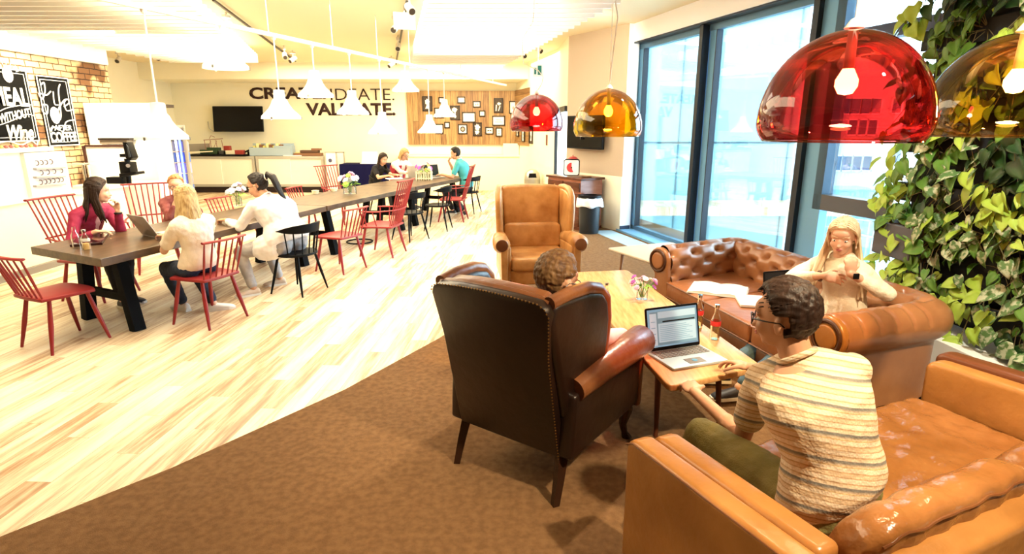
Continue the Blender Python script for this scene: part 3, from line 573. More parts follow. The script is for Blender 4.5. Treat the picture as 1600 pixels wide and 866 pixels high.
r, w_, h_ = board(76, 123, 103, 228, 'right chalkboard with hand-lettered writing ending in COFFEE on brick wall')
script(r, [(-.28, .38), (-.2, .42), (-.22, .28), (-.3, .18), (-.34, .26), (-.2, .24), (-.1, .3)], .014); script(r, [(-.05, .3), (-.07, .12), (.0, .1)], .013)
script(r, [(.12, .42), (.06, .3), (.02, -.05), (-.04, -.12), (-.02, .02), (.12, .16), (.2, .2)], .014); script(r, [(.12, .08), (.24, .14), (.22, .2), (.14, .14), (.16, .02), (.3, .04)], .013)
script(r, [(-.3, .1), (-.34, .0), (-.26, -.04), (-.22, .08), (-.3, .1)], .013)
MB().sph((.03, -.1, -.06), (.015, .1, .13), 12).build('chalk_cup', chalk, r); MB().lathe([(.0, 0)], seg=3)
script(r, [(-.2, -.22), (.0, -.3), (.1, -.16), (.3, -.12)], .012); script(r, [(-.25, -.3), (-.2, -.24), (-.05, -.26)], .02)
text_mesh('lettering', 'AFTER', chalk, .085, w_*.6, .008, .02, r, (.024, .02, -h_/2+.27), RY, Vector((0, .1, 1)).normalized()); text_mesh('lettering', 'COFFEE', chalk, .16, w_*.88, .008, .03, r, (.024, 0, -h_/2+.13), RY, Z3)
r, w_, h_ = board(-24, 111, 37, 222, 'left chalkboard with large white lettering reading WITHOUT, cut by frame')
text_mesh('lettering', 'MEAL', chalk, .26, w_*.66, .008, .03, r, (.024, .1, .12), RY, Z3); MB().sph((.03, .12, .42), (.015, .09, .11), 14).build('chalk_fruit', chalk, r)
text_mesh('lettering', 'WITHOUT', chalk, .13, w_*.62, .008, .015, r, (.024, .1, -.14), Vector((0, .98, .17)).normalized(), Z3); text_mesh('lettering', 'Wine', chalk, .22, w_*.5, .008, .03, r, (.024, .14, -.38), RY, Z3, shear=.3)
script(r, [(-.3, -.16), (-.05, -.05), (.2, .0), (.42, .02)], .009); script(r, [(-.3, -.3), (.0, -.22), (.3, -.12), (.44, -.14)], .009); script(r, [(-.3, -.52), (-.1, -.5), (.1, -.55), (.3, -.5), (.38, -.56), (.42, -.5)], .012)
for k in range(7): a_ = math.radians(20+k*22); script(r, [(.12+.16*math.cos(a_), .42+.14*math.sin(a_)), (.12+.22*math.cos(a_), .42+.2*math.sin(a_))], .006)
# white service niche, wall screen, fridge, machine
def blk(name, px0, px1, py0, py1, Yf, D_, m, label, cat, z0=None, bev=0):
    a = V(px0, py1, Yf); b = V(px1, py0, Yf); z0 = a.z if z0 is None else z0; q = MB(((a.x+b.x)/2, Yf+D_/2, z0)); q.box(((a.x+b.x)/2, Yf+D_/2, (z0+b.z)/2), (b.x-a.x, D_, b.z-z0)); o = q.build(name, m, bevel=bev, smooth=False); o.location = q.o; return tag(o, label, cat)
blk('service_counter', 143, 250, 289, 420, 9.15, .7, cw, 'white service counter behind the women at the left table', 'counter', 0)
blk('white_cabinet', 152, 231, 161, 288, 9.95, .5, cw, 'tall white cupboard block beside the glass door fridge', 'cupboard', 0)
r = thing('service_screen', 'white upright panel in a dark frame behind the black coffee machine', 'panel', tuple(V(166, 258, 9.72)))
a = V(144, 282, 9.72); b = V(199, 228, 9.72); cx, cz = (a.x+b.x)/2, (a.z+b.z)/2; w_, h_ = b.x-a.x, b.z-a.z; o0 = V(166, 258, 9.72)
MB(o0).box((cx, 9.72, cz), (w_, .03, h_)).build('panel', white, r, smooth=False); MB(o0).box((cx, 9.71, cz+h_/2), (w_, .05, .03)).beam((cx-w_/2, 9.71, cz-h_/2-.2), (cx-w_/2-.03, 9.71, cz+h_/2), .05, .04).build('frame', mat('dark_brown_frame', (.06, .02, .015), .5), r, smooth=False)
blk('hatch_shelf', 153, 201, 216, 219, 9.75, .3, framem, 'thin dark shelf above the white panel in the coffee corner', 'shelf')
blk('hatch_tray', 156, 198, 219, 225, 9.78, .2, mat('taupe_tray', (.35, .28, .2), .5), 'brown tray hanging under the thin dark shelf', 'tray')
# coffee machine head (black, upright with drip tray)
zc = V(250, 289, 9.15).z; c = V(200, 283, 9.4); r = thing('coffee_machine', 'black coffee grinder machine with jutting tray on the white counter', 'coffee machine', (c.x, 9.4, zc))
def q_(px, py, dy=0): v_ = V(px, py, 9.4+dy); return v_-Vector((c.x, 9.4, zc))
MB().prism([tuple(q_(*p).xz) for p in [(196, 222), (203, 222), (212, 246), (208, 251), (201, 247)]], (0, 0, 0), X3, Z3, Y3, .16).build('hopper', blackm, r, bevel=.01)
MB().prism([tuple(q_(*p).xz) for p in [(203, 225), (206, 229), (210, 245), (207, 246)]], (0, -.09, 0), X3, Z3, Y3, .01).build('window', mat('dark_glass', (.06, .07, .08), .1), r, smooth=False)
MB().prism([tuple(q_(*p).xz) for p in [(191, 252), (207, 253), (211, 274), (195, 276)]], (0, .0, 0), X3, Z3, Y3, .2).build('body', blackm, r, bevel=.01)
MB().prism([tuple(q_(*p).xz) for p in [(199, 270), (225, 267), (226, 271), (200, 276)]], (0, -.1, 0), X3, Z3, Y3, .22).build('tray', blackm, r, bevel=.005)
MB().cyl(q_(198, 248), q_(199, 253), .04, seg=10).cyl(q_(201, 275), q_(202, 287), .035, seg=10).build('neck', blackm, r)
MB().cyl(q_(200, 259, -.1), q_(200, 259, -.12), .03, seg=12).build('dial', steel, r); MB().box(q_(197, 243), (.14, .1, .05)).build('lever', blackm, r, smooth=False)
blk('payment_terminal', 166, 189, 277, 282, 9.3, .2, blackm, 'flat black tray left of the coffee machine on the counter', 'tray', zc, .005)
# glass shelf rail on the bar and small items
q = MB(); a_, b_ = V(100, 258, 8.6), V(150, 255, 8.6); q.beam(a_, b_, .25, .02); r = q.build('glass_shelf', cw, smooth=False)
tag(r, 'thin pale shelf above the bar end beside the cup rack', 'shelf'); q = MB(); q.cyl(a_+Vector((.35, 0, 0)), (a_.x+.35, a_.y, .93), .02, seg=8).cyl(b_+Vector((-.2, 0, 0)), (b_.x-.2, b_.y, .93), .02, seg=8); q.build('shelf_post', chrome, r)
p = V(110, 300, 8.4); p.z = .93; r = thing('red_bottle', 'red sauce bottle on the bar right of the cup rack', 'bottle', tuple(p)); MB().lathe([(0, 0), (.035, 0), (.035, .16), (.012, .22), (.012, .26), (0, .26)], seg=14).build('body', redp, r); MB().lathe([(0, .26), (.014, .26), (.01, .31), (0, .31)], seg=10).build('cap', white, r)
# fridge with blue light
a = V(257, 300, 11.6); b = V(269, 212, 11.6); fx, fw_ = (a.x+b.x)/2, b.x-a.x; r = thing('glass_door_fridge', 'tall glass door drinks fridge lit blue beside the white cupboard', 'fridge', (fx, 12, 0), .5); O_ = Vector((fx, 12, 0))
zt = b.z; MB(O_).box((fx, 12.05, zt/2+.1), (fw_+.06, .04, zt+.2)).box((fx-fw_/2, 11.85, zt/2+.1), (.05, .5, zt+.2)).box((fx+fw_/2, 11.85, zt/2+.1), (.05, .5, zt+.2)).box((fx, 11.85, zt+.15), (fw_, .5, .1)).box((fx, 11.85, .2), (fw_, .5, .4)).build('cabinet', sidem, r, smooth=False)
bem = mat('fridge_blue_light', (.10, .16, 1.0), .5, emis=2.6); bw = mat('fridge_white_light', (.75, .8, 1), .5, emis=1.0)
MB(O_).box((fx+fw_/2-.10, 11.66, zt/2+.2), (.04, .02, zt-.5)).build('light_strip', bem, r, smooth=False); MB(O_).box((fx+fw_/2-.17, 11.68, zt/2+.2), (.04, .02, zt-.5)).build('light_strip', bw, r, smooth=False)
for k in range(5):
    z_ = .45+k*(zt-.55)/5; MB(O_).box((fx, 11.85, z_), (fw_-.06, .4, .02)).build('shelf', chrome, r, smooth=False)
    sh_ = MB(O_)
    for j in range(4): sh_.cyl((fx-fw_/2+.08+j*.085, 11.75, z_+.01), (fx-fw_/2+.08+j*.085, 11.75, z_+.2), .034, seg=10)
    sh_.build('drinks_row', (mat('drink_blue', (.12, .2, .5), .3), mat('drink_grey', (.3, .3, .35), .3), mat('drink_lilac', (.4, .35, .6), .3))[k % 3], r)
MB(O_).box((fx-fw_/2+.05, 11.58, zt/2+.15), (.05, .03, zt)).box((fx+fw_/2-.02, 11.58, zt/2+.15), (.04, .03, zt)).box((fx, 11.58, zt+.12), (fw_, .03, .06)).build('door_frame', steel, r, smooth=False)
for px, py, lb in [(281, 231, 'small grey switch box on the wall right of the fridge'), (280, 260, 'dark socket on the wall beside the fridge')]:
    blk('wall_switch', px-4, px+4, py-4, py+4, 17.1, .08, steel if py < 250 else artg, lb, 'switch')
blk('wall_shelf', 229, 258, 163, 168, 11.9, .3, artd, 'short dark shelf bracket high above the fridge', 'shelf')
blk('wall_post', 231, 236, 166, 188, 11.95, .1, mat('tan_post', (.5, .3, .18), .5), 'thin tan post under the dark shelf above the fridge', 'post')
# ================================================================== dining tables
oak = mat('weathered_oak_top', (.050, .028, .015), .34, var=(.11, .066, .036), vscale=3, vstretch=(6, 1.2, 6), detail=8); oakside = mat('oak_side', (.18, .13, .10), .6, var=(.28, .22, .18), vscale=12)
trm = mat('black_steel', (.003, .004, .006), .7, spec=.08)
TL = [Vector((-4.28, 5.02)), Vector((-3.47, 8.05)), Vector((-2.76, 10.6)), Vector((-1.98, 13.0))]
TR = [Vector((-3.32, 4.53)), Vector((-2.50, 7.75)), Vector((-1.72, 10.35)), Vector((-.92, 12.6))]
tl_lab = ['long dark wooden table section nearest the camera with laptop and bottles', 'middle section of the long wooden table, with flowers and small cups', 'far section of the long wooden table, with two open laptops']
for k in range(3):
    e = .008; a0 = TL[k].lerp(TL[k+1], e if k else 0); a1 = TL[k+1].lerp(TL[k], .001); b0 = TR[k].lerp(TR[k+1], e if k else 0); b1 = TR[k+1].lerp(TR[k], .001)
    c = (a0+a1+b0+b1)/4; r = thing('dining_table', tl_lab[k], 'table', (c.x, c.y, 0), 0, 'long table sections'); O = (c.x, c.y, 0)
    MB(O).prism([tuple(b0), tuple(b1), tuple(a1), tuple(a0)], (0, 0, .715), X3, Y3, Z3, .07).build('tabletop', oak, r, bevel=.006, smooth=False)
    for tt in ((.1, .88) if k != 1 else (.12, .9)):
        l = a0.lerp(a1, tt).lerp(b0.lerp(b1, tt), .15); rr = a0.lerp(a1, tt).lerp(b0.lerp(b1, tt), .85); dv = (rr-l).normalized(); along = Vector((-dv.y, dv.x, 0)); fr_ = thing.__class__
        fo = MB(O).beam((l.x+dv.x*.06, l.y+dv.y*.06, .3), (rr.x-dv.x*.06, rr.y-dv.y*.06, .3), .05, .07).beam((l.x, l.y, .66), (rr.x, rr.y, .66), .09, .04).build('crossbar', trm, r, smooth=False)
        for P, s_ in ((l, 1), (rr, -1)):
            d2 = dv*s_; MB(O).beam((P.x+d2.x*.12, P.y+d2.y*.12, .68), (P.x+d2.x*.0, P.y+d2.y*.0, 0), .09, .10, up=(along.x, along.y, 0)).build('leg', trm, r, smooth=False)
# ================================================================== spindle chairs
redm = mat('red_lacquer', (.27, .020, .022), .4); blk_ = mat('black_lacquer', (.003, .0035, .005), .5, spec=.1)
def seat_poly(wf, wr, dep, n=5):
    P = []
    for i in range(13): t = -1+2*i/12; P.append((t*wf/2, dep/2-.045*t*t*abs(t)))
    for i in range(9): t = 1-2*i/8; P.append((t*wr/2, -dep/2-.01*(1-t*t)))
    return P
def chair_low(m, label, loc, rz, group):       # J77 like: low back, flat bowed top rail
    r = thing('spindle_chair', label, 'chair', loc, rz, group)
    MB().prism(seat_poly(.47, .40, .43), (0, .0, .448), X3, Y3, Z3, .028).build('seat', m, r, bevel=.01)
    for sx in (-1, 1):
        for sy in (-1, 1): MB().tube([(sx*.16, sy*.14, .44), (sx*.19, sy*.18, .22), (sx*.22, sy*.225, 0)], [.015, .019, .011], 10).build('leg', m, r)
    n = 7; top = lambda t: Vector((t*.215, -.295-.03*(1-t*t), .80)); bot = lambda t: Vector((t*.185, -.195-.01*(1-t*t), .455))
    for i in range(n):
        t = -1+2*i/(n-1); MB().tube([bot(t), bot(t).lerp(top(t), .5), top(t)], [.007, .0095 if 0 < i < n-1 else .011, .007], 8).build('spindle', m, r)
    MB().tube([top(t*1.08)+Z3*.005 for t in np.linspace(-1, 1, 11)], .024, 8, flat=.5).build('top_rail', m, r); return r
def chair_high(m, label, loc, rz, group):      # J110 like: tall fan back, arms
    r = thing('high_back_armchair', label, 'chair', loc, rz, group)
    MB().prism(seat_poly(.56, .46, .48), (0, .0, .428), X3, Y3, Z3, .028).build('seat', m, r, bevel=.01)
    for sx in (-1, 1):
        for sy in (-1, 1): MB().tube([(sx*.19, sy*.16, .42), (sx*.215, sy*.2, .2), (sx*.24, sy*.25, 0)], [.016, .02, .012], 10).build('leg', m, r)
    n = 9; top = lambda t: Vector((t*.26, -.40-.02*(1-t*t), 1.06)); bot = lambda t: Vector((t*.205, -.21-.01*(1-t*t), .44))
    for i in range(n):
        t = -1+2*i/(n-1); MB().tube([bot(t), bot(t).lerp(top(t), .5), top(t)], [.008, .0095, .007], 8).build('spindle', m, r)
    MB().tube([top(t*1.1)+Z3*.004 for t in np.linspace(-1, 1, 9)], .02, 8, flat=.6).build('top_rail', m, r)
    MB().tube([(-.245, -.29, .67), (-.1, -.315, .67), (.1, -.315, .67), (.245, -.29, .67)], .010, 8).build('cross_rail', m, r)
    for sx in (-1, 1):
        MB().tube([(sx*.24, -.29, .67), (sx*.29, -.1, .655), (sx*.30, .08, .65), (sx*.27, .17, .648)], [.011, .014, .017, .013], 8, flat=.7).build('arm', m, r)
        MB().tube([(sx*.225, .13, .44), (sx*.275, .14, .645)], .009, 8).build('arm_post', m, r); MB().tube([(sx*.22, -.02, .44), (sx*.29, .0, .65)], .008, 8).build('arm_post', m, r)
    return r
def chair_round(m, label, loc, rz, group):     # black, wide bent top rail wrapping round
    r = thing('round_back_chair', label, 'chair', loc, rz, group)
    P = [(.235*math.cos(a)*1.0, .22*math.sin(a)-(0.0)) for a in np.linspace(0, 2*PI, 25)[:-1]]
    MB().prism(P, (0, 0, .44), X3, Y3, Z3, .028).build('seat', m, r, bevel=.01)
    for sx in (-1, 1):
        for sy in (-1, 1): MB().tube([(sx*.14, sy*.13, .43), (sx*.18, sy*.17, .2), (sx*.215, sy*.21, 0)], [.014, .016, .009], 10).build('leg', m, r)
    arc = lambda a, R, z: Vector((R*math.sin(a), -R*math.cos(a)*.95+.0, z))
    A = math.radians(92); pts = []; q = MB(); rs = []
    for a in np.linspace(-A, A, 25):
        h = .05*max(.12, 1-(abs(a)/A)**3); R = .262; c = arc(a, R, .735-.02*(abs(a)/A)**2); o_ = Vector((math.sin(a), -math.cos(a)*.95, 0)); th = .011
        rs.append([c-o_*th-Z3*h, c+o_*(th-.004)-Z3*h, c+o_*(th+.012)+Z3*h, c+o_*(-th+.012)+Z3*h])
    q.rings(rs).build('top_rail', m, r, bevel=.005)
    for a in np.linspace(-1.25, 1.25, 8):
        MB().tube([arc(a, .215, .45), arc(a, .262, .70)], .0075, 8).build('spindle', m, r)
    return r
def yaw(dx, dy): return math.atan2(-dx, dy)
F0 = (-.96, .285)
gR = 'red low-back spindle chairs'; gH = 'red tall-back armchairs'; gB = 'black round-back chairs'
chair_low(redm, 'red spindle chair standing empty at the near end of the long table', (-3.80, 4.62, 0), yaw(.42, .9), gR)
chair_low(redm, 'red spindle chair under the blond woman seen from behind', (-2.86, 5.20, 0), yaw(-.93, .36), gR)
chair_low(redm, 'empty red spindle chair beside the black chair of the woman with ponytail', (-2.20, 7.22, 0), yaw(-.9, .42), gR)
c0 = chair_low(redm, 'red spindle chair across the table behind the flower vase', (-3.90, 8.12, 0), yaw(.9, -.3), gR)
dup(c0, (-3.35, 9.6, 0), yaw(.95, -.2), 'red spindle chair across the table whose rail shows above the small cups', gR)
chair_high(redm, 'red tall-back chair under the woman in the magenta blazer', (-4.46, 6.02, 0), yaw(.985, -.14), gH)
chair_high(redm, 'red tall-back chair standing empty between the two women across the table', (-4.55, 7.25, 0), yaw(.55, -.83), gH)
h0 = chair_high(redm, 'red tall-back armchair drawn up in front of the middle of the long table', (-1.86, 8.16, 0), yaw(-.93, .2), gH)
dup(h0, (-1.15, 11.25, 0), yaw(-.93, .1), 'red tall-back armchair right beside the man in the teal shirt', gH)
dup(h0, (-3.22, 11.0, 0), yaw(.85, -.5), 'red tall-back chair across the table in front of the navy draped table', gH)
b0 = chair_round(blk_, 'black round-back chair under the woman with the ponytail', (-2.38, 6.22, 0), yaw(-.93, .33), gB)
dup(b0, (-1.66, 9.28, 0), yaw(-.8, .6), 'empty black round-back chair right of the nearer tall red armchair', gB)
b2 = dup(b0, (-1.32, 10.22, 0), yaw(-.93, .1), 'empty black round-back chair left of the farther tall red armchair', gB)
dup(b0, (-.93, 12.32, 0), yaw(-.95, .3), 'black round-back chair under the man in the teal shirt', gB)
dup(b0, (-2.80, 12.55, 0), yaw(.9, -.4), 'black round-back chair under the woman in the black top', gB)
o = tag(MB((-2.42, 9.0, 0)).tube([(-2.42+.2*math.cos(a), 9.0+.2*math.sin(a), .02) for a in np.linspace(0, 2*PI, 25)], .012, 6, cap=False).build('floor_ring', trm), 'thin black metal ring lying on the floor under the long table', 'ring'); o.location = (-2.42, 9.0, 0)
# ================================================================== things on the long table
silver = mat('silver_laptop', (.55, .53, .50), .35, .5); keyd = mat('keys_dark', (.03, .03, .035), .5); scr = mat('laptop_screen_off', (.02, .025, .03), .15)
def laptop(label, loc, rz, w_=.33, d_=.23, ang=110, m=silver, scrm=scr, keym=keyd, lid=None):
    r = thing('laptop', label, 'laptop', loc, rz); base = MB().prism(rrect(w_, d_, .012), (0, 0, .008), X3, Y3, Z3, .014).build('base', m, r, bevel=.003)
    kb_ = MB()
    for i in range(5):
        for j in range(13): kb_.box((-w_*.42+j*w_*.84/12, .02+i*.019*d_/.23, .0165), (w_*.055, .014*d_/.23, .003))
    kb_.build('keyboard', keym, r, smooth=False); MB().box((0, -d_*.27, .0158), (w_*.3, d_*.26, .002)).build('touchpad', keym if keym != keyd else m, r, smooth=False)
    a = math.radians(ang); U = Vector((0, -math.cos(a), math.sin(a))); Nn = Vector((0, -math.sin(a), -math.cos(a))); O = Vector((0, d_/2, .014))
    MB().prism(rrect(w_, d_, .012, cy=d_/2), O, X3, U, Nn, .007).build('lid', lid or m, r, bevel=.002)
    sc_ = MB().prism([(-w_/2+.012, .02), (w_/2-.012, .02), (w_/2-.012, d_-.012), (-w_/2+.012, d_-.012)], O+Nn*.0042, X3, U, Nn, .001).build('screen', scrm, r, smooth=False)
    return r, sc_, (O, U, Nn)
laptop('silver laptop open in front of the woman in the magenta blazer', (-3.42, 5.58, .75), yaw(-.55, -.83), .34, .24, 118)
laptop('silver laptop open in front of the woman in the red vest', (-2.0, 12.30, .75), yaw(-.55, .83)+2.5, .34, .24, 100)
laptop('dark laptop open in front of the man in teal at the table end', (-1.62, 12.25, .75), yaw(.8, -.6)+PI-.3, .36, .26, 105, silver, scr)
o = thing('dark_folder', 'flat dark glossy case lying at the near end of the long table', 'case', (-3.93, 5.28, .75), yaw(-.3, .95)+.2); MB().prism(rrect(.24, .52, .01), (0, 0, .012), X3, Y3, Z3, .024).build('case', mat('oxblood_gloss', (.03, .008, .01), .12), o, bevel=.004); MB().box((0, -.262, .012), (.05, .006, .012)).build('clasp', chrome, o, smooth=False)
glas = glass_mat('clear_glass', (.985, .995, .985), .06); water = glass_mat('juice', (.95, .80, .45), .05)
def bottle_small(label, loc, liquid=None, h=.2, rad=.032, labelm=None, cap=True, group=None, lvl=.55):
    r = thing('glass_bottle', label, 'bottle', loc, 0, group)
    prof = [(0, 0), (rad, 0), (rad*1.02, h*.1), (rad*.92, h*.3), (rad, h*.48), (rad*.9, h*.62), (rad*.45, h*.78), (rad*.38, h*.96), (rad*.45, h*.97)]
    MB().lathe(prof, seg=20).build('glass', glas, r, angle=80)
    if liquid: MB().lathe([(0, .004)]+[(max(x-.003, .001), z+.003) for x, z in prof[1:] if z < h*lvl]+[(0, h*lvl)], seg=20).build('drink', liquid, r)
    if labelm: MB().lathe([(rad*1.0, h*.42), (rad*1.04, h*.44), (rad*1.04, h*.54), (rad*1.0, h*.56)], seg=20).build('label', labelm, r)
    if cap: MB().lathe([(0, h*1.03), (rad*.5, h*1.03), (rad*.52, h*.95), (rad*.42, h*.95)], seg=16).build('cap', chrome, r)
    return r
bottle_small('taller empty glass bottle on the near end of the long table', tuple(G(121, 389, .75)), None, .2, .033, cap=False)
bottle_small('shorter glass bottle with orange drink on the near end of the long table', tuple(G(136, 390, .75)), mat('orange_juice', (.75, .5, .2), .3), .17, .034, paper, lvl=.35)
pinkf = mat('pink_petal', (.62, .38, .55), .6); whitef = mat('white_petal', (.8, .72, .78), .6); purf = mat('purple_petal', (.42, .10, .48), .6); stemm = mat('stem_green', (.10, .25, .04), .6); leafb = mat('vase_leaf', (.22, .40, .05), .5); yelf = mat('yellow_petal', (.8, .65, .15), .5)
def flowers(label, loc, R=.09, h=.2, heads=9, cols=None, vase_h=.1, vase_r=.035, seed=1, nm='flower_vase', jars=1):
    rnd = random.Random(seed); r = thing(nm, label, 'flower vase', loc)
    for j in range(jars):
        ox = (j-(jars-1)/2)*vase_r*2.2; MB().lathe([(0, .003), (vase_r, .003), (vase_r, vase_h*.7), (vase_r*.8, vase_h), (vase_r*.75, vase_h)], c=(ox, 0, 0), seg=16).build('vase', glas, r, angle=80)
    for k in range(heads):
        a = rnd.random()*6.28; q = R*math.sqrt(rnd.random()); p = Vector((q*math.cos(a)*1.1, q*math.sin(a), h*(.72+.3*rnd.random()-.25*(q/R)**2))); fr_ = R*.30*(0.8+.4*rnd.random())
        st = MB().tube([(p.x*.15, p.y*.15, .02), (p.x*.5, p.y*.5, h*.5), p], .0022, 5).build('stem', stemm, r)
        f = MB(); nz = Vector((p.x*1.5, p.y*1.5, .12)).normalized(); rr_, _, uu = frame_from(nz)
        for lay, (nn, rad_) in enumerate(((7, 1.0), (5, .6))):
            for i in range(nn):
                an = 2*PI*i/nn+lay*.4; dr = rr_*math.cos(an)+uu*math.sin(an); f.sph(p+dr*fr_*rad_*.55+nz*fr_*.25*lay, (fr_*.5*rad_,)*2+(fr_*.22,), 6, Matrix((dr, nz.cross(dr), nz)).transposed())
        f.sph(p+nz*fr_*.3, fr_*.22, 6); f.build('flower', (cols or [pinkf, whitef])[k % len(cols or [1, 1])], r)
    lf = MB()
    for k in range(10):
        a = rnd.random()*6.28; b = Vector((math.cos(a), math.sin(a), 0)); p0 = b*R*.25+Z3*h*.45; t_ = Vector((-b.y, b.x, 0))*R*.18
        lf.add([p0, p0+b*R*.35+t_+Z3*h*.1, p0+b*R*.8+Z3*h*.02, p0+b*R*.35-t_+Z3*h*.1], [(0, 1, 2, 3)])
    lf.build('leaves', leafb, r, solid=.0015, smooth=False); return r
flowers('pink and white bouquet on the long table by the woman with the ponytail', tuple(G(374, 322, .75)), .14, .30, 12, [pinkf, whitef, whitef], .14, .04, 3)
flowers('white and lime bouquet in glass jars in the middle of the long table', tuple(G(547, 303, .75)), .17, .32, 12, [whitef, leafb, whitef, pinkf], .14, .05, 5, jars=2)
r = flowers('colourful bouquet in a slatted crate at the far end of the long table', tuple(G(663, 281, .75)), .17, .34, 12, [yelf, pinkf, purf, whitef], .14, .05, 8)
cr = MB()
for k in range(7):
    for s_ in (-1, 1): cr.box((-.14+k*.047, s_*.08, .085), (.02, .012, .17))
for s_ in (-1, 1): cr.box((s_*.15, 0, .085), (.012, .17, .17)).box((0, s_*.09, .14), (.32, .01, .02)).box((0, s_*.09, .03), (.32, .01, .02))
cr.build('crate', mat('pale_crate', (.75, .7, .5), .6), r, smooth=False)
cupm = mat('pale_ceramic', (.75, .68, .5), .4)
for px, py, lb in [(493, 303, 'small pale dish left of the centre bouquet on the table'), (522, 299, 'small pale dish close beside the centre bouquet on the table')]:
    o = MB().lathe([(0, 0), (.045, 0), (.06, .055), (.052, .055), (.04, .01), (0, .01)], seg=20).build('small_dish', cupm); o.location = G(px, py, .75); tag(o, lb, 'dish')
o = tag(MB().box((0, 0, .004), (.21, .29, .008)).build('notebook', mat('lime_paper', (.75, .75, .3), .6), smooth=False), 'pale green notebook on the table at the elbow of the ponytail woman', 'notebook'); o.location = (-2.98, 6.95, .75); o.rotation_euler.z = .4
o = tag(MB().box((0, 0, .006), (.3, .22, .012)).build('paper_sheet', paper, smooth=False), 'white papers beside the silver laptop on the near table section', 'papers'); o.location = (-3.28, 5.95, .75); o.rotation_euler.z = .3
o = tag(MB().box((0, 0, .006), (.3, .22, .012)).build('paper_sheet', paper, smooth=False), 'white pad in front of the woman in the black top', 'papers'); o.location = (-2.42, 11.95, .75); o.rotation_euler.z = .5
o = tag(MB().lathe([(0, 0), (.035, 0), (.04, .1), (.035, .1), (.03, .01), (0, .01)], seg=16).build('white_cup', white), 'white cup between the red vest woman and the crate of flowers', 'cup'); o.location = G(651, 277, .75)

# ================================================================== leather seating
def leather(name, c1, c2, rough=.32, bump=.35):
    m = mat(name, c1, rough, var=c2, vscale=3.5, bump=bump, bscale=16, vlo=.3, vhi=.7, detail=6, spec=.5); return m
tan = mat('tan_leather', (.30, .12, .03), .3, var=(.58, .31, .11), vscale=5, bump=.9, bscale=7, vlo=.3, vhi=.7, detail=6); tan2 = leather('cognac_leather', (.29, .115, .026), (.45, .20, .055), .3); oxb = leather('oxblood_leather_shaded', (.008, .003, .002), (.018, .006, .003), .34, .2)  # outer leather of the near wing chair: shade painted in as near-black
chl = leather('chesterfield_leather', (.25, .095, .036), (.38, .165, .066), .3, .12); oxtop = leather('oxblood_lit_and_trim', (.11, .035, .012), (.24, .09, .03), .3)  # lighter oxblood copy: lit tops of that chair painted in; also brown trims
legm = mat('dark_turned_wood', (.03, .012, .006), .25); brass = mat('brass_nail', (.35, .22, .08), .3, 1)
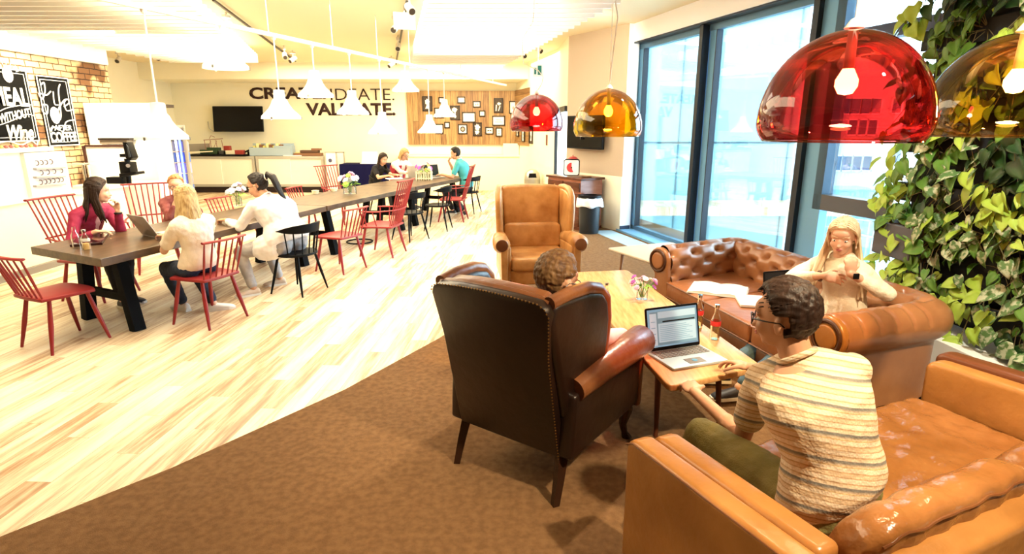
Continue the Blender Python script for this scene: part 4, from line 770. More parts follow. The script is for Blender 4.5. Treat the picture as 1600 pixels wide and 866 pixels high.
def wing_chair(label, loc, rz, up, back, seat_, sc=1.0, nails=True, topm=None, tw=.385, tz=.82):
    r = thing('wing_armchair', label, 'armchair', loc, rz); topm = topm or up; S = sc
    lean = .21; BU = Vector((0, -lean, 1)).normalized(); BN = Vector((0, -1, -lean)).normalized(); BO = Vector((0, -.33, .24))*S
    # back: outline in (x, along BU)
    out = [(-.30, 0), (.30, 0), (tw-.01, tz-.22), (tw+.015, tz), (tw, tz+.035), (.28, tz+.055), (.15, tz+.065), (0, tz+.068)]
    out += [(-x, y) for x, y in out[::-1][1:-2]]
    o2 = []; [o2.append((x*S, y*S)) for x, y in out if not o2 or (abs(o2[-1][0]-x*S)+abs(o2[-1][1]-y*S)) > 1e-4]
    MB().prism(o2, BO, X3, BU, BN, .055*S).build('outer_back', back, r, bevel=.012*S, seg=2)
    o3 = [(x*.90, y*.99+.005) for x, y in o2]
    MB().prism(o3, BO-BN*.075*S, X3, BU, BN, .10*S).build('backrest', up, r, bevel=.035*S, seg=5)
    # crest roll along the top edge
    cr_ = [BO+X3*x*S*.985+BU*y*S*.985+BN*(-.03*S) for x, y in [(-tw+.01, tz+.028), (-tw+.07, tz+.038), (-.15, tz+.048), (0, tz+.052), (.15, tz+.048), (tw-.07, tz+.038), (tw-.01, tz+.028)]]
    MB().tube(cr_, [.03*S]*7, 12, flat=1.2).build('crest', topm, r)
    # back pillow seams : lumbar fold
    MB().prism(rrect(.60*S, .27*S, .07*S, 5, cy=.33*S), BO-BN*.145*S, X3, BU, BN, .09*S).build('lumbar_cushion', up, r, bevel=.04*S, seg=5)
    for s_ in (-1, 1):
        # wing: side outline (y, z)
        dz = .82-tz; w_ = [(-.34, .42), (-.12, .46), (-.06, .52), (-.04, .62), (-.03, .78), (-.03, .92-dz), (-.05, 1.01-dz), (-.10, 1.065-dz), (-.20, 1.085-dz), (-.46, 1.09-dz), (-.49, 1.0-dz)]
        yax = Vector((s_*.10, 1, 0)); MB().prism([((y+.4)*S, z*S) for y, z in w_], Vector((s_*(tw-.035), -.4, 0))*S, yax, Vector((s_*.03, 0, 1)), Vector((1, -s_*.10, -s_*.03)), .07*S).build('wing', (back if nails else up), r, bevel=.03*S, seg=4)
        # wing front roll
        pr = [(-.47, 1.085), (-.34, 1.10), (-.20, 1.098), (-.11, 1.075), (-.05, 1.02), (-.03, .92), (-.03, .77), (-.045, .62), (-.07, .545)]
        MB().tube([Vector((s_*(tw-.035+.1*(y+.4)+.03*(z)), y, z-(dz if z > .8 else 0)))*S for y, z in pr], [.031*S]*8+[.026*S], 12).build('wing_roll', topm, r)
        # arm
        MB().prism([((y)*S, z*S) for y, z in [(-.36, .24), (.37, .24), (.38, .50), (.36, .60), (-.34, .56)]], Vector((s_*.325, 0, 0))*S, Y3, Z3, X3, .09*S).build('arm_panel', (back if nails else up), r, bevel=.02*S)
        MB().tube([Vector((s_*.335, -.30, .57))*S, Vector((s_*.35, -.1, .60))*S, Vector((s_*.365, .15, .615))*S, Vector((s_*.37, .36, .62))*S, Vector((s_*.37, .40, .615))*S], [.06*S, .07*S, .078*S, .082*S, .06*S], 18).build('arm_roll', up, r)
        MB().tube([Vector((s_*.37, .385, .62))*S, Vector((s_*.37, .412, .62))*S], .058*S, 18).build('scroll_facing', oxtop, r, bevel=.008)
        MB().prism([(-.028*S, .22*S), (.028*S, .22*S), (.035*S, .60*S), (-.035*S, .60*S)], Vector((s_*.345*S, .385*S, 0)), X3, Z3, Y3, .04*S).build('arm_front', topm, r, bevel=.01*S)
        # legs
        MB().tube([Vector((s_*.29, -.31, .26))*S, Vector((s_*.30, -.35, .13))*S, Vector((s_*.305, -.39, 0))*S], [.034*S, .028*S, .022*S], 4).build('leg', legm, r, smooth=False)
        MB().tube([Vector((s_*.29, .33, .26))*S, Vector((s_*.305, .36, .19))*S, Vector((s_*.295, .35, .10))*S, Vector((s_*.30, .365, .04))*S, Vector((s_*.31, .38, .0))*S], [.045*S, .040*S, .022*S, .018*S, .030*S], 12).build('leg', legm, r)
    MB().box((0, .03*S, .30*S), (.60*S, .68*S, .14*S)).build('seat_frame', back, r, bevel=.02)
    MB().prism(rrect(.57*S, .66*S, .06*S, 5, cy=.07*S), (0, 0, .425*S), X3, Y3, Z3, .13*S).build('seat_cushion', seat_, r, bevel=.04*S, seg=5)
    if nails:
        q = MB(); path = [BO+X3*x+BU*y+BN*.029*S for x, y in o2[1:-1]]; path = [BO+X3*o2[1][0]*.3+BU*0+BN*.029*S]*0+path
        for a_, b_ in zip(path[:-1], path[1:]):
            n_ = max(1, int((b_-a_).length/.017))
            for k in range(n_): q.sph(a_.lerp(b_, k/n_), .0045, 6)
        q.build('nail_trim', brass, r)
    return r
WC = Vector((.19, 2.93, 0)); wyaw = yaw(.59, .81)
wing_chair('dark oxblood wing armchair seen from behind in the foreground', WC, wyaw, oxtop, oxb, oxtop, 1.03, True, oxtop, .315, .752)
wing_chair('worn tan leather wing armchair facing the camera at the far end of the coffee table', (.25, 5.98, 0), yaw(.10, -1), tan, tan, tan, 1.06, False, None, .335, .80)
# ---------------------------------------------------------------- coffee tables
cherry = mat('cherry_wood', (.50, .25, .09), .22, var=(.62, .36, .15), vscale=5, vstretch=(9, 1, 9)); cherryd = mat('cherry_leg', (.10, .03, .012), .35)
def low_table(poly, z, th, legs, label, m, lm, name='coffee_table', lr=.022, group=None):
    c = sum((Vector(p) for p in poly), Vector((0, 0)))/len(poly); O = (c.x, c.y, 0); r = thing(name, label, 'coffee table', O, 0, group)
    P = []; n = len(poly)
    for i in range(n):
        p, a, b = Vector(poly[i]), Vector(poly[i-1]), Vector(poly[(i+1) % n]); 
        for t in (0, .5, 1):
            q0 = p+(a-p).normalized()*.045; q1 = p+(b-p).normalized()*.045; P.append(tuple((q0.lerp(p, t)).lerp(p.lerp(q1, t), t)))
    MB(O).prism(P, (0, 0, z-th/2), X3, Y3, Z3, th).build('tabletop', m, r, bevel=.008)
    for x, y in legs:
        d = (Vector((x, y))-c); t = c+d*.93; MB(O).tube([(t.x, t.y, z-th), (x, y, 0)], [lr, lr*.6], 12).build('leg', lm, r)
    return r
ct = low_table([(0.789, 2.655), (1.366, 2.915), (1.049, 5.099), (0.481, 5.002)], .52, .035, [(.85, 3.06), (1.27, 3.2), (1.02, 4.92), (.58, 4.86)], 'long cherry wood coffee table with laptop and bottles in front of the sofas', cherry, cherryd)
MB(ct.location).prism([(0.827, 2.905), (1.279, 3.098), (1.010, 4.954), (0.548, 4.877)], (0, 0, .465), X3, Y3, Z3, .05).build('apron', cherryd, ct, smooth=False)
low_table([(1.04, 6.19), (1.42, 5.38), (2.03, 5.74), (1.84, 6.52)], .5, .022, [(1.17, 6.12), (1.47, 5.58), (1.90, 5.83), (1.76, 6.38)], 'pale square side table standing by the window behind the tufted sofa', mat('pale_birch', (.66, .56, .44), .3), mat('birch_leg', (.45, .25, .14), .4), 'side_table', .018)
# ---------------------------------------------------------------- chesterfield
def chesterfield():
    L0, B0, B1, R0 = Vector((1.34, 5.03)), Vector((2.17, 5.47)), Vector((2.66, 3.40)), Vector((1.82, 3.10))
    c = (L0+B0+B1+R0)/4; O = Vector((c.x, c.y, 0)); r = thing('tufted_sofa', 'buttoned brown leather sofa by the window with rolled arms', 'sofa', O)
    pts = []; cor = .16
    def seg(a, b, n): return [a.lerp(b, i/n) for i in range(n)]
    def arcp(p, a, b, n=14):
        q0 = p+(a-p).normalized()*cor; q1 = p+(b-p).normalized()*cor; return [(q0.lerp(p, i/n)).lerp(p.lerp(q1, i/n), i/n) for i in range(n)], q0, q1
    A1, a0, a1 = arcp(B0, L0, B1); A2, b0, b1 = arcp(B1, B0, R0)
    pts = seg(L0, a0, 60)+A1+seg(a1, b0, 140)+A2+seg(b1, R0, 60)+[R0]
    prof = [(-.135, .36), (-.13, .44), (-.125, .52), (-.12, .57)]
    for a in np.linspace(200, -55, 22): ar = math.radians(a); prof.append((.0+.122*math.cos(ar), .625+.122*math.sin(ar)))
    prof += [(.045, .50), (.045, .30), (.045, .13)]
    # resample profile
    P = [Vector(p) for p in prof]; D = [0]
    for i in range(1, len(P)): D.append(D[-1]+(P[i]-P[i-1]).length)
    NT = 70; pr = []
    for k in range(NT+1):
        d = D[-1]*k/NT; i = max(j for j in range(len(D)) if D[j] <= d+1e-9); i = min(i, len(P)-2); pr.append(P[i].lerp(P[i+1], (d-D[i])/(D[i+1]-D[i])))
    tl = [D[-1]*k/NT for k in range(NT+1)]; vs = []; s = 0; rows = []
    for i, p in enumerate(pts):
        if i: s += (p-pts[i-1]).length
        t = (pts[min(i+1, len(pts)-1)]-pts[max(i-1, 0)]).normalized(); n = Vector((t.y, -t.x)) # outward?
        n = -n
        if (p+n*.1-Vector((1.7, 4.3))).length < (p-Vector((1.7, 4.3))).length: n = -n
        row = []
        for k, q in enumerate(pr):
            d = (pr[min(k+1, NT)]-pr[max(k-1, 0)]).normalized(); nn = Vector((-d.y, d.x))  # normal pointing to room/up/out
            tt = tl[k]; amp = 1 if tt < .46 else max(0, 1-(tt-.46)/.05)
            onarm = i < 60 or i > len(pts)-61
            topdamp = 1.0
            if i > len(pts)-62: amp *= .35 if tt > .18 else 1
            u = s/.145; v = tt/.085; h = 0
            uu = (u+v)/2; vv = (u-v)/2; du = abs(uu-round(uu)); dv = abs(vv-round(vv))
            h -= .006*math.exp(-(du/.07)**2)+.006*math.exp(-(dv/.07)**2)
            rr = (du*du+dv*dv); h -= .042*math.exp(-rr/.022)
            h += .020*(1-math.exp(-rr/.10))
            h *= amp
            if i > len(pts)-62 and .1 < tt < .62: fs_ = (s/.13) % 1; h -= .011*math.exp(-((fs_-.5)/.09)**2)
            off = q.x+nn.x*h; z = q.y+nn.y*h; w_ = p+n*off; row.append(Vector((w_.x, w_.y, z)))
        rows.append(row)
    n = NT+1; vs = [v for row in rows for v in row]; fs = [(i*n+k, (i+1)*n+k, (i+1)*n+k+1, i*n+k+1) for i in range(len(rows)-1) for k in range(NT)]
    MB(O).add(vs, fs).build('tufted_back_and_arms', chl, r, angle=180)
    # buttons
    # arm fronts
    for P0, Pn in ((L0, (L0-B0).normalized()), (R0, (R0-B1).normalized())):
        nrm = Vector((-Pn.y, Pn.x)); 
        if (P0+nrm*.1-Vector((1.7, 4.1))).length < (P0-Vector((1.7, 4.1))).length: nrm = -nrm
        out = [(x, y) for x, y in [tuple(v_) for v_ in pr[::3]]]+[(-.135, .13)]
        MB(O).prism(out, Vector((P0.x, P0.y, 0))+Vector((Pn.x, Pn.y, 0))*.012, Vector((nrm.x, nrm.y, 0)), Z3, Vector((Pn.x, Pn.y, 0)), .05).build('arm_front', tan2 if P0 == R0 else chl, r, bevel=.016, seg=4)
        e3 = Vector((Pn.x, Pn.y, 0)); ctr = Vector((P0.x, P0.y, 0))+Vector((nrm.x, nrm.y, 0))*.005+Z3*.625
        MB(O).tube([ctr+e3*.03, ctr+e3*.052], [.078, .070], 24).build('scroll_facing', tan2 if P0 == R0 else chl, r, bevel=.008)
        MB(O).tube([ctr+e3*.040+(Vector((nrm.x, nrm.y, 0))*math.cos(a)+Z3*math.sin(a))*.094 for a in np.linspace(0, 2*PI, 28)], .012, 8, cap=False).build('piping', mat('scroll_recess_shade', (.06, .02, .008), .5), r)  # dark ring paints in the shade of the recess around the scroll
    f = ((L0-B0).normalized()+(R0-B1).normalized()).normalized(); f3 = Vector((f.x, f.y, 0)); a3 = Vector(((B1-B0).normalized().x, (B1-B0).normalized().y, 0)); mid = (B0+B1)/2
    fl = L0.lerp(B0, .02); frr = R0.lerp(B1, .02); inn = .10
    corners = [fl+Vector(a3.xy)*inn, frr-Vector(a3.xy)*inn, B1-Vector(a3.xy)*inn+f*inn, B0+Vector(a3.xy)*inn+f*inn]
    MB(O).prism([tuple(c_) for c_ in corners], (0, 0, .22), X3, Y3, Z3, .17).build('seat_frame', leather('sofa_frame_leather', (.14, .05, .018), (.2, .075, .03)), r, bevel=.02)
    for k in range(3):
        q0 = corners[0].lerp(corners[1], k/3+.003)+f*.02; q1 = corners[0].lerp(corners[1], (k+1)/3-.003)+f*.02; q2 = corners[3].lerp(corners[2], (k+1)/3-.003); q3 = corners[3].lerp(corners[2], k/3+.003)
        MB(O).prism([tuple(q0), tuple(q1), tuple(q2), tuple(q3)], (0, 0, .385), X3, Y3, Z3, .145).build('seat_cushion', leather('cushion_leather', (.22, .075, .025), (.34, .13, .05)), r, bevel=.028, seg=4)
        MB(O).tube([(*q0, .448), (*q1, .448)], .006, 6).tube([(*q0, .322), (*q1, .322)], .006, 6).build('piping', oxtop, r)
    for p in (fl, frr, B0, B1): MB(O).tube([(p.x, p.y, .14), (p.x, p.y, 0)], [.035, .022], 12).build('leg', legm, r)
    # outer lower skirt panels are part of the sweep
    return r
chesterfield()
# ---------------------------------------------------------------- near sofa
NX = Vector((.907, .42, 0)).normalized(); NYv = Vector((-NX.y, NX.x, 0)); NO = Vector((.44, 2.0, 0))       # front-left corner of left arm
nyaw = math.atan2(NX.y, NX.x)
sofaL = 2.06; r = thing('cognac_sofa', 'cognac leather box sofa in the right foreground under the man', 'sofa', NO+NX*sofaL/2-NYv*.42, nyaw)
hl = sofaL/2; seatl = leather('cognac_seat', (.23, .085, .022), (.38, .165, .055), .2, .8)
for s_ in (-1, 1):
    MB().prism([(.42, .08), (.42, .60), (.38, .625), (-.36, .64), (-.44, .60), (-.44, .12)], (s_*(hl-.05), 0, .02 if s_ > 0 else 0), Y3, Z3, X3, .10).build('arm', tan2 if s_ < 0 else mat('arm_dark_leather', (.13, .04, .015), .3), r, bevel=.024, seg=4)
    MB().prism([(.40, .38), (.405, .595), (.36, .625), (-.34, .635), (-.34, .38)], (s_*(hl-.155), 0, 0), Y3, Z3, X3, .10).build('arm_pad', tan2, r, bevel=.032, seg=4)
    MB().tube([(s_*(hl-.002), .42, .59), (s_*(hl-.002), .38, .612), (s_*(hl-.002), -.36, .63)], .004, 6).build('seam', oxtop, r)
    for sy in (-1, 1): MB().tube([(s_*(hl-.08), sy*.36, .12), (s_*(hl-.07), sy*.38, 0)], [.03, .02], 4).build('leg', legm, r, smooth=False)
MB().box((0, 0, .2), (sofaL-.2, .82, .2)).build('seat_frame', tan2, r, bevel=.02)
MB().prism(rrect(sofaL-.44, .80, .04, 4), (0, .03, .355), X3, Y3, Z3, .13).build('seat_cushion', seatl, r, bevel=.035, seg=5, remesh=.014, sm=3, disp=(.032, .13))
MB().prism([(-.47, .12), (-.36, .12), (-.38, .60), (-.43, .64), (-.50, .60)], (0, 0, 0), Y3, Z3, X3, sofaL-.02).build('outer_back', tan2, r, bevel=.02)
bw_ = (sofaL-.42)/2
for s_ in (-1, 1):
    q = MB(); rs = []; cx = s_*bw_/2; n_ = 28
    for i in range(n_+1):
        t = -1+2*i/n_; e_ = (1-abs(t)**7)**.5 if abs(t) < 1 else 0; x = cx+t*bw_/2*.995; hh = .155*(.55+.45*e_)+.006*math.sin(t*14+s_); tt_ = .085*(.35+.65*e_)+.004*math.sin(t*19); cy, cz = -.335, .57
        rs.append([Vector((x, cy+(tt_*math.copysign(abs(math.cos(a))**.7, math.cos(a)))-.05*math.sin(a), cz+hh*math.copysign(abs(math.sin(a))**.7, math.sin(a)))) for a in np.linspace(0, 2*PI, 25)[:-1]])
    q.rings(rs).build('back_cushion', seatl, r, disp=(.012, .10), angle=180)
    MB().tube([rs[i][9] for i in range(1, n_)], .005, 6).build('piping', oxtop, r)
# ================================================================== corner chest, bin, clock
cw_ = darkwood; chest_c = Vector((1.14, 10.60, 0)); cyaw = math.atan2(tvr.y, tvr.x)
r = thing('wooden_chest', 'dark reddish wooden cabinet against the taupe wall holding the clock', 'cabinet', chest_c, cyaw)
redw = mat('polished_mahogany', (.26, .09, .05), .25, var=(.34, .13, .08), vscale=4, vstretch=(1, 1, 5))
MB().box((0, 0, .46), (.98, .48, .84)).build('body', redw, r, smooth=False); MB().box((0, 0, .90), (1.06, .54, .04)).build('top', darkwood, r, bevel=.008); MB().box((0, 0, .03), (1.0, .5, .06)).build('plinth', darkwood, r, smooth=False)
for s_ in (-1, 1):
    d_ = MB().box((s_*.245, -.25, .36), (.46, .02, .58)).build('door', darkwood, r, bevel=.004); MB().sph((s_*.06, -.27, .40), .014, 8).build('knob', brass, d_)
    d_ = MB().box((s_*.245, -.25, .76), (.46, .02, .16)).build('drawer', darkwood, r, bevel=.004); MB().sph((s_*.245, -.27, .76), .014, 8).build('knob', brass, d_)
ck = Vector((1.06, 10.42, .92)); r = thing('square_timer_clock', 'square clock with red sector and red bell on the dark cabinet', 'clock', ck, -.12)
MB().prism(rrect(.29, .29, .04), (0, 0, .165), X3, Z3, Y3, .09).build('casing', blackm, r, bevel=.006); MB().prism(rrect(.255, .26, .03), (0, -.047, .165), X3, Z3, Y3, .004).build('dial', white, r, smooth=False)
sct = [(0, 0)]+[(.085*math.cos(a), .085*math.sin(a)) for a in np.linspace(PI/2, 3*PI/2+.4, 16)]
MB().prism(sct, (0, -.051, .165), X3, Z3, Y3, .004).build('sector', mat('timer_red', (.62, .05, .05), .5), r, smooth=False); MB().cyl((0, -.05, .165), (0, -.058, .165), .012, seg=12).build('knob', blackm, r)
MB().lathe([(.0, .36), (.05, .352), (.085, .325), (.09, .315), (0, .315)], c=(.02, 0, 0), seg=20).build('bell', redp, r)
MB().cyl((.02, 0, .3), (.02, 0, .38), .008, seg=8).build('pin', redp, r)
o = tag(MB().lathe([(0, 0), (.07, 0), (.11, .02), (.10, .02), (.06, .008), (0, .008)], seg=20).build('small_tray', mat('wood_bowl', (.5, .3, .15), .4), ), 'small wooden bowl on the dark cabinet right of the clock', 'bowl'); o.location = (1.32, 10.35, .92)
r = thing('waste_bin', 'black round waste bin with white liner beside the dark cabinet', 'waste bin', (1.33, 9.86, 0))
MB().lathe([(0, 0), (.165, 0), (.19, .60), (.18, .60), (0, .59)], seg=28).build('body', mat('bin_black', (.012, .016, .02), .4), r)
bag = MB(); rs = []
for z, rad_ in ((.62, .195), (.60, .21), (.55, .218), (.50, .225), (.47, .228)): rs.append([Vector((math.cos(a)*(rad_+.010*math.sin(a*9+z*20)), math.sin(a)*(rad_+.010*math.sin(a*9+z*20)), z+(.015*math.sin(a*5) if z < .48 else 0))) for a in np.linspace(0, 2*PI, 49)[:-1]])
bag.rings(rs, cap=False).build('liner', mat('liner_white', (.72, .76, .8), .4), r, solid=.002, angle=180)
MB().lathe([(.12, .66), (.20, .66), (.205, .615), (.19, .615), (.12, .64), (.12, .66)], seg=28).build('lid_ring', blackm, r)
# ================================================================== on the coffee table
scm = bpy.data.materials.new('screen_document'); scm.use_nodes = True
def screen_material(m):
    nt = m.node_tree; N = nt.nodes; L = nt.links; p = N['Principled BSDF']; p.inputs['Base Color'].default_value = (.01, .01, .01, 1); p.inputs['Roughness'].default_value = .3
    p.inputs['Emission Color'].default_value = (.30, .45, .55, 1); p.inputs['Emission Strength'].default_value = .35
screen_material(scm)
LC = Vector((.985, 3.02, .52)); ldir = (G(1090, 535, .52)-G(1002, 548, .52)); lyaw = math.atan2(ldir.y, ldir.x)
lap, sc_, (LO, LU, LN) = laptop('black laptop open on the coffee table in front of the man', LC, lyaw, .36, .25, 103, mat('laptop_grey_blue', (.45, .55, .60), .35, .4), scm, mat('key_grey_brown', (.20, .17, .15), .4), blackm)
def scr_rect(x0, x1, y0, y1, m, nm='window'): MB().prism([(x0, y0), (x1, y0), (x1, y1), (x0, y1)], LO+LN*.0052, X3, LU, LN, .0006).build(nm, m, sc_, smooth=False)
eL = mat('screen_light', (.30, .42, .50), .4, emis=.35); eD = mat('screen_dark_bar', (.01, .012, .015), .4); eM = mat('screen_mid', (.14, .25, .33), .4, emis=.25); eB = mat('screen_text_lines', (.16, .28, .38), .4, emis=.25)
scr_rect(-.155, .16, .03, .225, eM, 'desktop'); sc_z = [0]
def scr_rect2(x0, x1, y0, y1, m, nm='pane'): MB().prism([(x0, y0), (x1, y0), (x1, y1), (x0, y1)], LO+LN*.006, X3, LU, LN, .0006).build(nm, m, sc_, smooth=False)
scr_rect2(-.155, -.11, .03, .215, eL); scr_rect2(-.10, .155, .185, .222, eL); scr_rect2(-.10, .155, .045, .155, eL); scr_rect2(-.07, .15, .160, .168, eD, 'dark_bar')
q = MB()
for k in range(9): q.prism([(-.09, .055+k*.0105), (.13-.02*(k % 3), .055+k*.0105), (.13-.02*(k % 3), .058+k*.0105), (-.09, .058+k*.0105)], LO+LN*.0068, X3, LU, LN, .0005)
for k in range(4): q.prism([(-.148, .06+k*.035), (-.12, .06+k*.035), (-.12, .065+k*.035), (-.148, .065+k*.035)], LO+LN*.0068, X3, LU, LN, .0005)
q.build('text_lines', eB, sc_, smooth=False)
MB().cyl((0, -.065, .0165), (0, -.065, .0180), .016, seg=20).build('touch_mark', mat('touch_blue', (.1, .3, .5), .4), lap)
colab = mat('red_label', (.55, .03, .03), .4)
bottle_small('small clear bottle with red label, farther of the two beside the laptop', tuple(G(1090, 512, .52)), glass_mat('pale_drink', (.97, .92, .70), .03), .215, .030, colab, lvl=.6)
bottle_small('small clear bottle with red label, nearer of the two beside the laptop', tuple(G(1116, 530, .52)), glass_mat('pale_drink2', (.97, .93, .75), .03), .215, .030, colab, lvl=.5)
r = bottle_small('small bottle of dark cola by the head of the seated man in glasses', tuple(G(946, 486, .52)), glass_mat('cola', (.28, .04, .02), .04), .20, .030, colab, lvl=.34)
flowers('purple and pink flowers in small glass vases on the coffee table', tuple(G(1003, 468, .52)), .085, .20, 13, [purf, pinkf, pinkf, whitef], .10, .020, 11, jars=2)
# things on the tufted sofa
p = G(1120, 458, .475); r = thing('open_notebook', 'large open white notebook lying on the left cushion of the tufted sofa', 'notebook', (1.72, 4.62, .462), -.45)
for s_, tilt in ((-1, .05), (1, -.04)):
    q = MB(); rs = []
    for i in range(11): x = s_*.22*i/10; z = .012+.016*math.sin(PI*min(1, i/10*1.1))*.8; rs.append([Vector((x, -.17, 0)), Vector((x, .17, 0)), Vector((x, .17, z)), Vector((x, -.17, z))])
    q.rings(rs).build('page_block', paper, r, smooth=True)
MB().box((0, 0, -.001), (.46, .35, .004)).build('cover', mat('notebook_cover', (.5, .45, .42), .5), r, smooth=False)
r = thing('magazine', 'pale magazine beside the open notebook on the tufted sofa', 'magazine', (1.86, 4.28, .462), -.2); MB().box((0, 0, .008), (.21, .29, .014)).build('pages', paper, r, smooth=False); MB().box((.0, 0, .0165), (.21, .29, .003)).build('cover', mat('mag_cover', (.72, .66, .68), .35), r, smooth=False)
laptop('thin dark laptop standing open on the tufted sofa behind the man', (2.15, 4.28, .462), yaw(.55, -.8)+PI*.9, .30, .21, 100, silver, scr, keyd, blackm)
# ================================================================== white pendant lamps over the long table
lampw = mat('lamp_enamel', (.85, .84, .80), .35); warmbulb = mat('warm_bulb', (1, .62, .25), .4, emis=14); TRZ = 2.8
def trk(x): return G(x, 31+.2155*(x-315.6), TRZ)
bell = [(.032, .33), (.06, .325), (.065, .23), (.085, .21), (.10, .17), (.13, .12), (.185, .065), (.218, .035), (.225, 0.0), (.218, 0.0), (.18, .055), (.12, .115), (.085, .17), (.055, .22), (.05, .30), (.032, .30)]
LP = [(223, 258, 218), (345, 343, 108), (427, 437, 186), (487, 492, 152), (545, 552, 179), (592, 601, 209), (632, 633, 143), (668, 674, 208), (693, 697, 183)]
ll = ['nearest to the fridge, hanging lowest at the far left', 'hanging high, left of the television', 'above the middle of the word CREATE', 'in front of the second half of the word CREATE', 'in front of the word VALIDATE', 'low under the last letters of VALIDATE',
      'hanging high beside the left edge of the wooden wall', 'low in front of the left part of the wooden wall', 'farthest along the track, before the wooden wall']
proto = None
for (tx, px, yb), lb in zip(LP, ll):
    a = trk(tx); z = V(px, yb, a.y).z; h = TRZ-z
    r = thing('pendant_lamp', 'white bell-shaped pendant lamp '+lb, 'pendant lamp', (a.x, a.y, z), 0, 'white pendants on the track')
    MB().lathe(bell, seg=32, close=True).build('lamp_shade', lampw, r, angle=60)
    MB().cyl((0, 0, .32), (0, 0, h-.0), .008, seg=8).build('rod', lampw, r); MB().cyl((0, 0, h-.05), (0, 0, h+.01), .02, .035, seg=12).build('canopy', lampw, r)
    q = MB()
    for k in range(3): an = k*2.1+.4; q.box((.222*math.cos(an), .222*math.sin(an), .008), (.02, .02, .03), an)
    q.build('clip', steel, r, smooth=False); MB().sph((0, 0, .13), .035, 12).build('bulb', warmbulb, r)
    l = bpy.data.lights.new('pendant_light', 'POINT'); l.energy = 9; l.color = WARM; l.shadow_soft_size = .05; o = bpy.data.objects.new('pendant_light', l); COL.objects.link(o); o.location = (a.x, a.y, z+.06)
a, b = trk(60), trk(790); q = MB(); q.beam(a, b, .05, .04); r = tag(q.build('lighting_track', lampw, smooth=False), 'long white lighting track above the table carrying the pendants', 'track')
for x in (200, 420, 520, 590, 640, 720, 770): p = trk(x); MB().cyl(p, (p.x, p.y, CEIL), .006, seg=6).build('suspension_rod', lampw, r)
# ================================================================== see-through dome lamps
def dome(px, rim_y, halfw, tint, label, refl=.05, cord='plain', bz=.19):
    fw = .26*900/halfw; up = (433-rim_y)/900*fw; Y = fw*_c+up*_s; z = CAM_H-fw*_s+up*_c; x = (px-800)/900*fw
    r = thing('dome_lamp', label, 'dome lamp', (x, Y, z), 0, 'see-through dome lamps'); prof = []
    for a in np.linspace(-24, 90, 26):
        ar = math.radians(a); b_ = .288 if a > 0 else .14; prof.append((.26*math.cos(ar), .057+b_*math.sin(ar)))
    prof[-1] = (.0, prof[-1][1])
    MB().lathe(prof, seg=72).build('lamp_shade', glass_mat('tinted_'+cord+str(px), tint, refl), r, angle=180)
    MB().tube([(prof[0][0]*math.cos(a), prof[0][0]*math.sin(a), 0) for a in np.linspace(0, 2*PI, 73)], .003, 6, cap=False).build('rim', glass_mat('rim_'+str(px), tuple(min(1, t*1.3+.1) for t in tint), .2), r)
    top = .057+.288; MB().cyl((0, 0, bz+.03), (0, 0, top+.01), .017, .014, seg=14).build('socket', mat('socket_'+cord, (.75, .68, .6) if cord != 'plain' else (.2, .16, .14), .4), r)
    MB().lathe([(.0, bz-.045), (.022, bz-.040), (.034, bz-.018), (.034, bz+.002), (.024, bz+.022), (.015, bz+.04), (0, bz+.04)], seg=18).build('bulb', mat('dome_bulb', (1, .55, .18), .4, emis=16), r)
    MB().lathe([(0, top+.035), (.012, top+.03), (.03, top+.004), (0, top+.002)], seg=16).build('cap', white, r)
    q = MB()
    H2 = CEIL-z
    q.cyl((0, 0, top), (0, 0, H2), .002, seg=6)
    if px < 1000:
        q.tube([(0, 0, top+.02), (.05, 0, top+.10), (.06, 0, top+.16), (.01, 0, top+.22), (-.13, .02, top+.28), (-.14, .02, top+.5), (-.04, .02, top+.65), (0, 0, H2)] if px < 900 else [(0, 0, top+.02), (.02, 0, top+.3), (.04, 0, top+.5), (0.02, 0, top+.6), (0, 0, H2)], .005, 6)
    else: q.tube([(0, 0, top+.02), (.01, 0, top+.1), (.035, 0, top+.3), (.05, 0, H2)], .004, 6)
    q.build('cord', white, r)
    l = bpy.data.lights.new('dome_light', 'POINT'); l.energy = 7; l.color = (1, .75, .45); l.shadow_soft_size = .034; o = bpy.data.objects.new('dome_light', l); COL.objects.link(o); o.location = (x, Y, z+bz-.08)
    return r
dome(1310, 220, 122, (.95, .15, .14), 'large transparent red dome lamp hanging at the upper right', .06, 'plain')
dome(1569, 213, 114, (.88, .58, .22), 'large transparent orange dome lamp cut by the right edge of view', .06, 'warm')
dome(838, 205, 41.5, (.66, .06, .09), 'small dark red dome lamp hanging before the doorway', .08, 'plain')
dome(949, 213, 53, (.95, .58, .03), 'small transparent yellow dome lamp in front of the taupe wall', .08, 'plain')
# ================================================================== ceiling baffles
bafm = mat('baffle_white', (.86, .85, .80), .5)
b0 = MB().box((0, 0, 0), (2.1, .05, .17)).build('ceiling_baffle', bafm, smooth=False); n = 0
def baffle(x0, x1, y, lab, grp):
    global n
    o = b0 if n == 0 else b0.copy()
    if n: COL.objects.link(o)
    n += 1; o.location = ((x0+x1)/2, y, 3.14); o.scale = ((x1-x0)/2.1, 1, 1); tag(o, lab, 'ceiling baffle', grp); return o
k = 0; y = 13.7
while y > 5.2:
    baffle(-2.3+.2*(13.7-y), -.25+.2*(13.7-y), y, 'white baffle above the middle of the room, %s from the back wall' % nth(k), 'middle ceiling baffles'); y -= .27; k += 1
y = 12.5; k = 0
while y > 6.2:
    baffle(-7.0, -5.2+.30*(12.5-y), y, 'white baffle in the stepped field above the bar, %s from the back wall' % nth(k), 'bar ceiling baffles'); y -= .27; k += 1
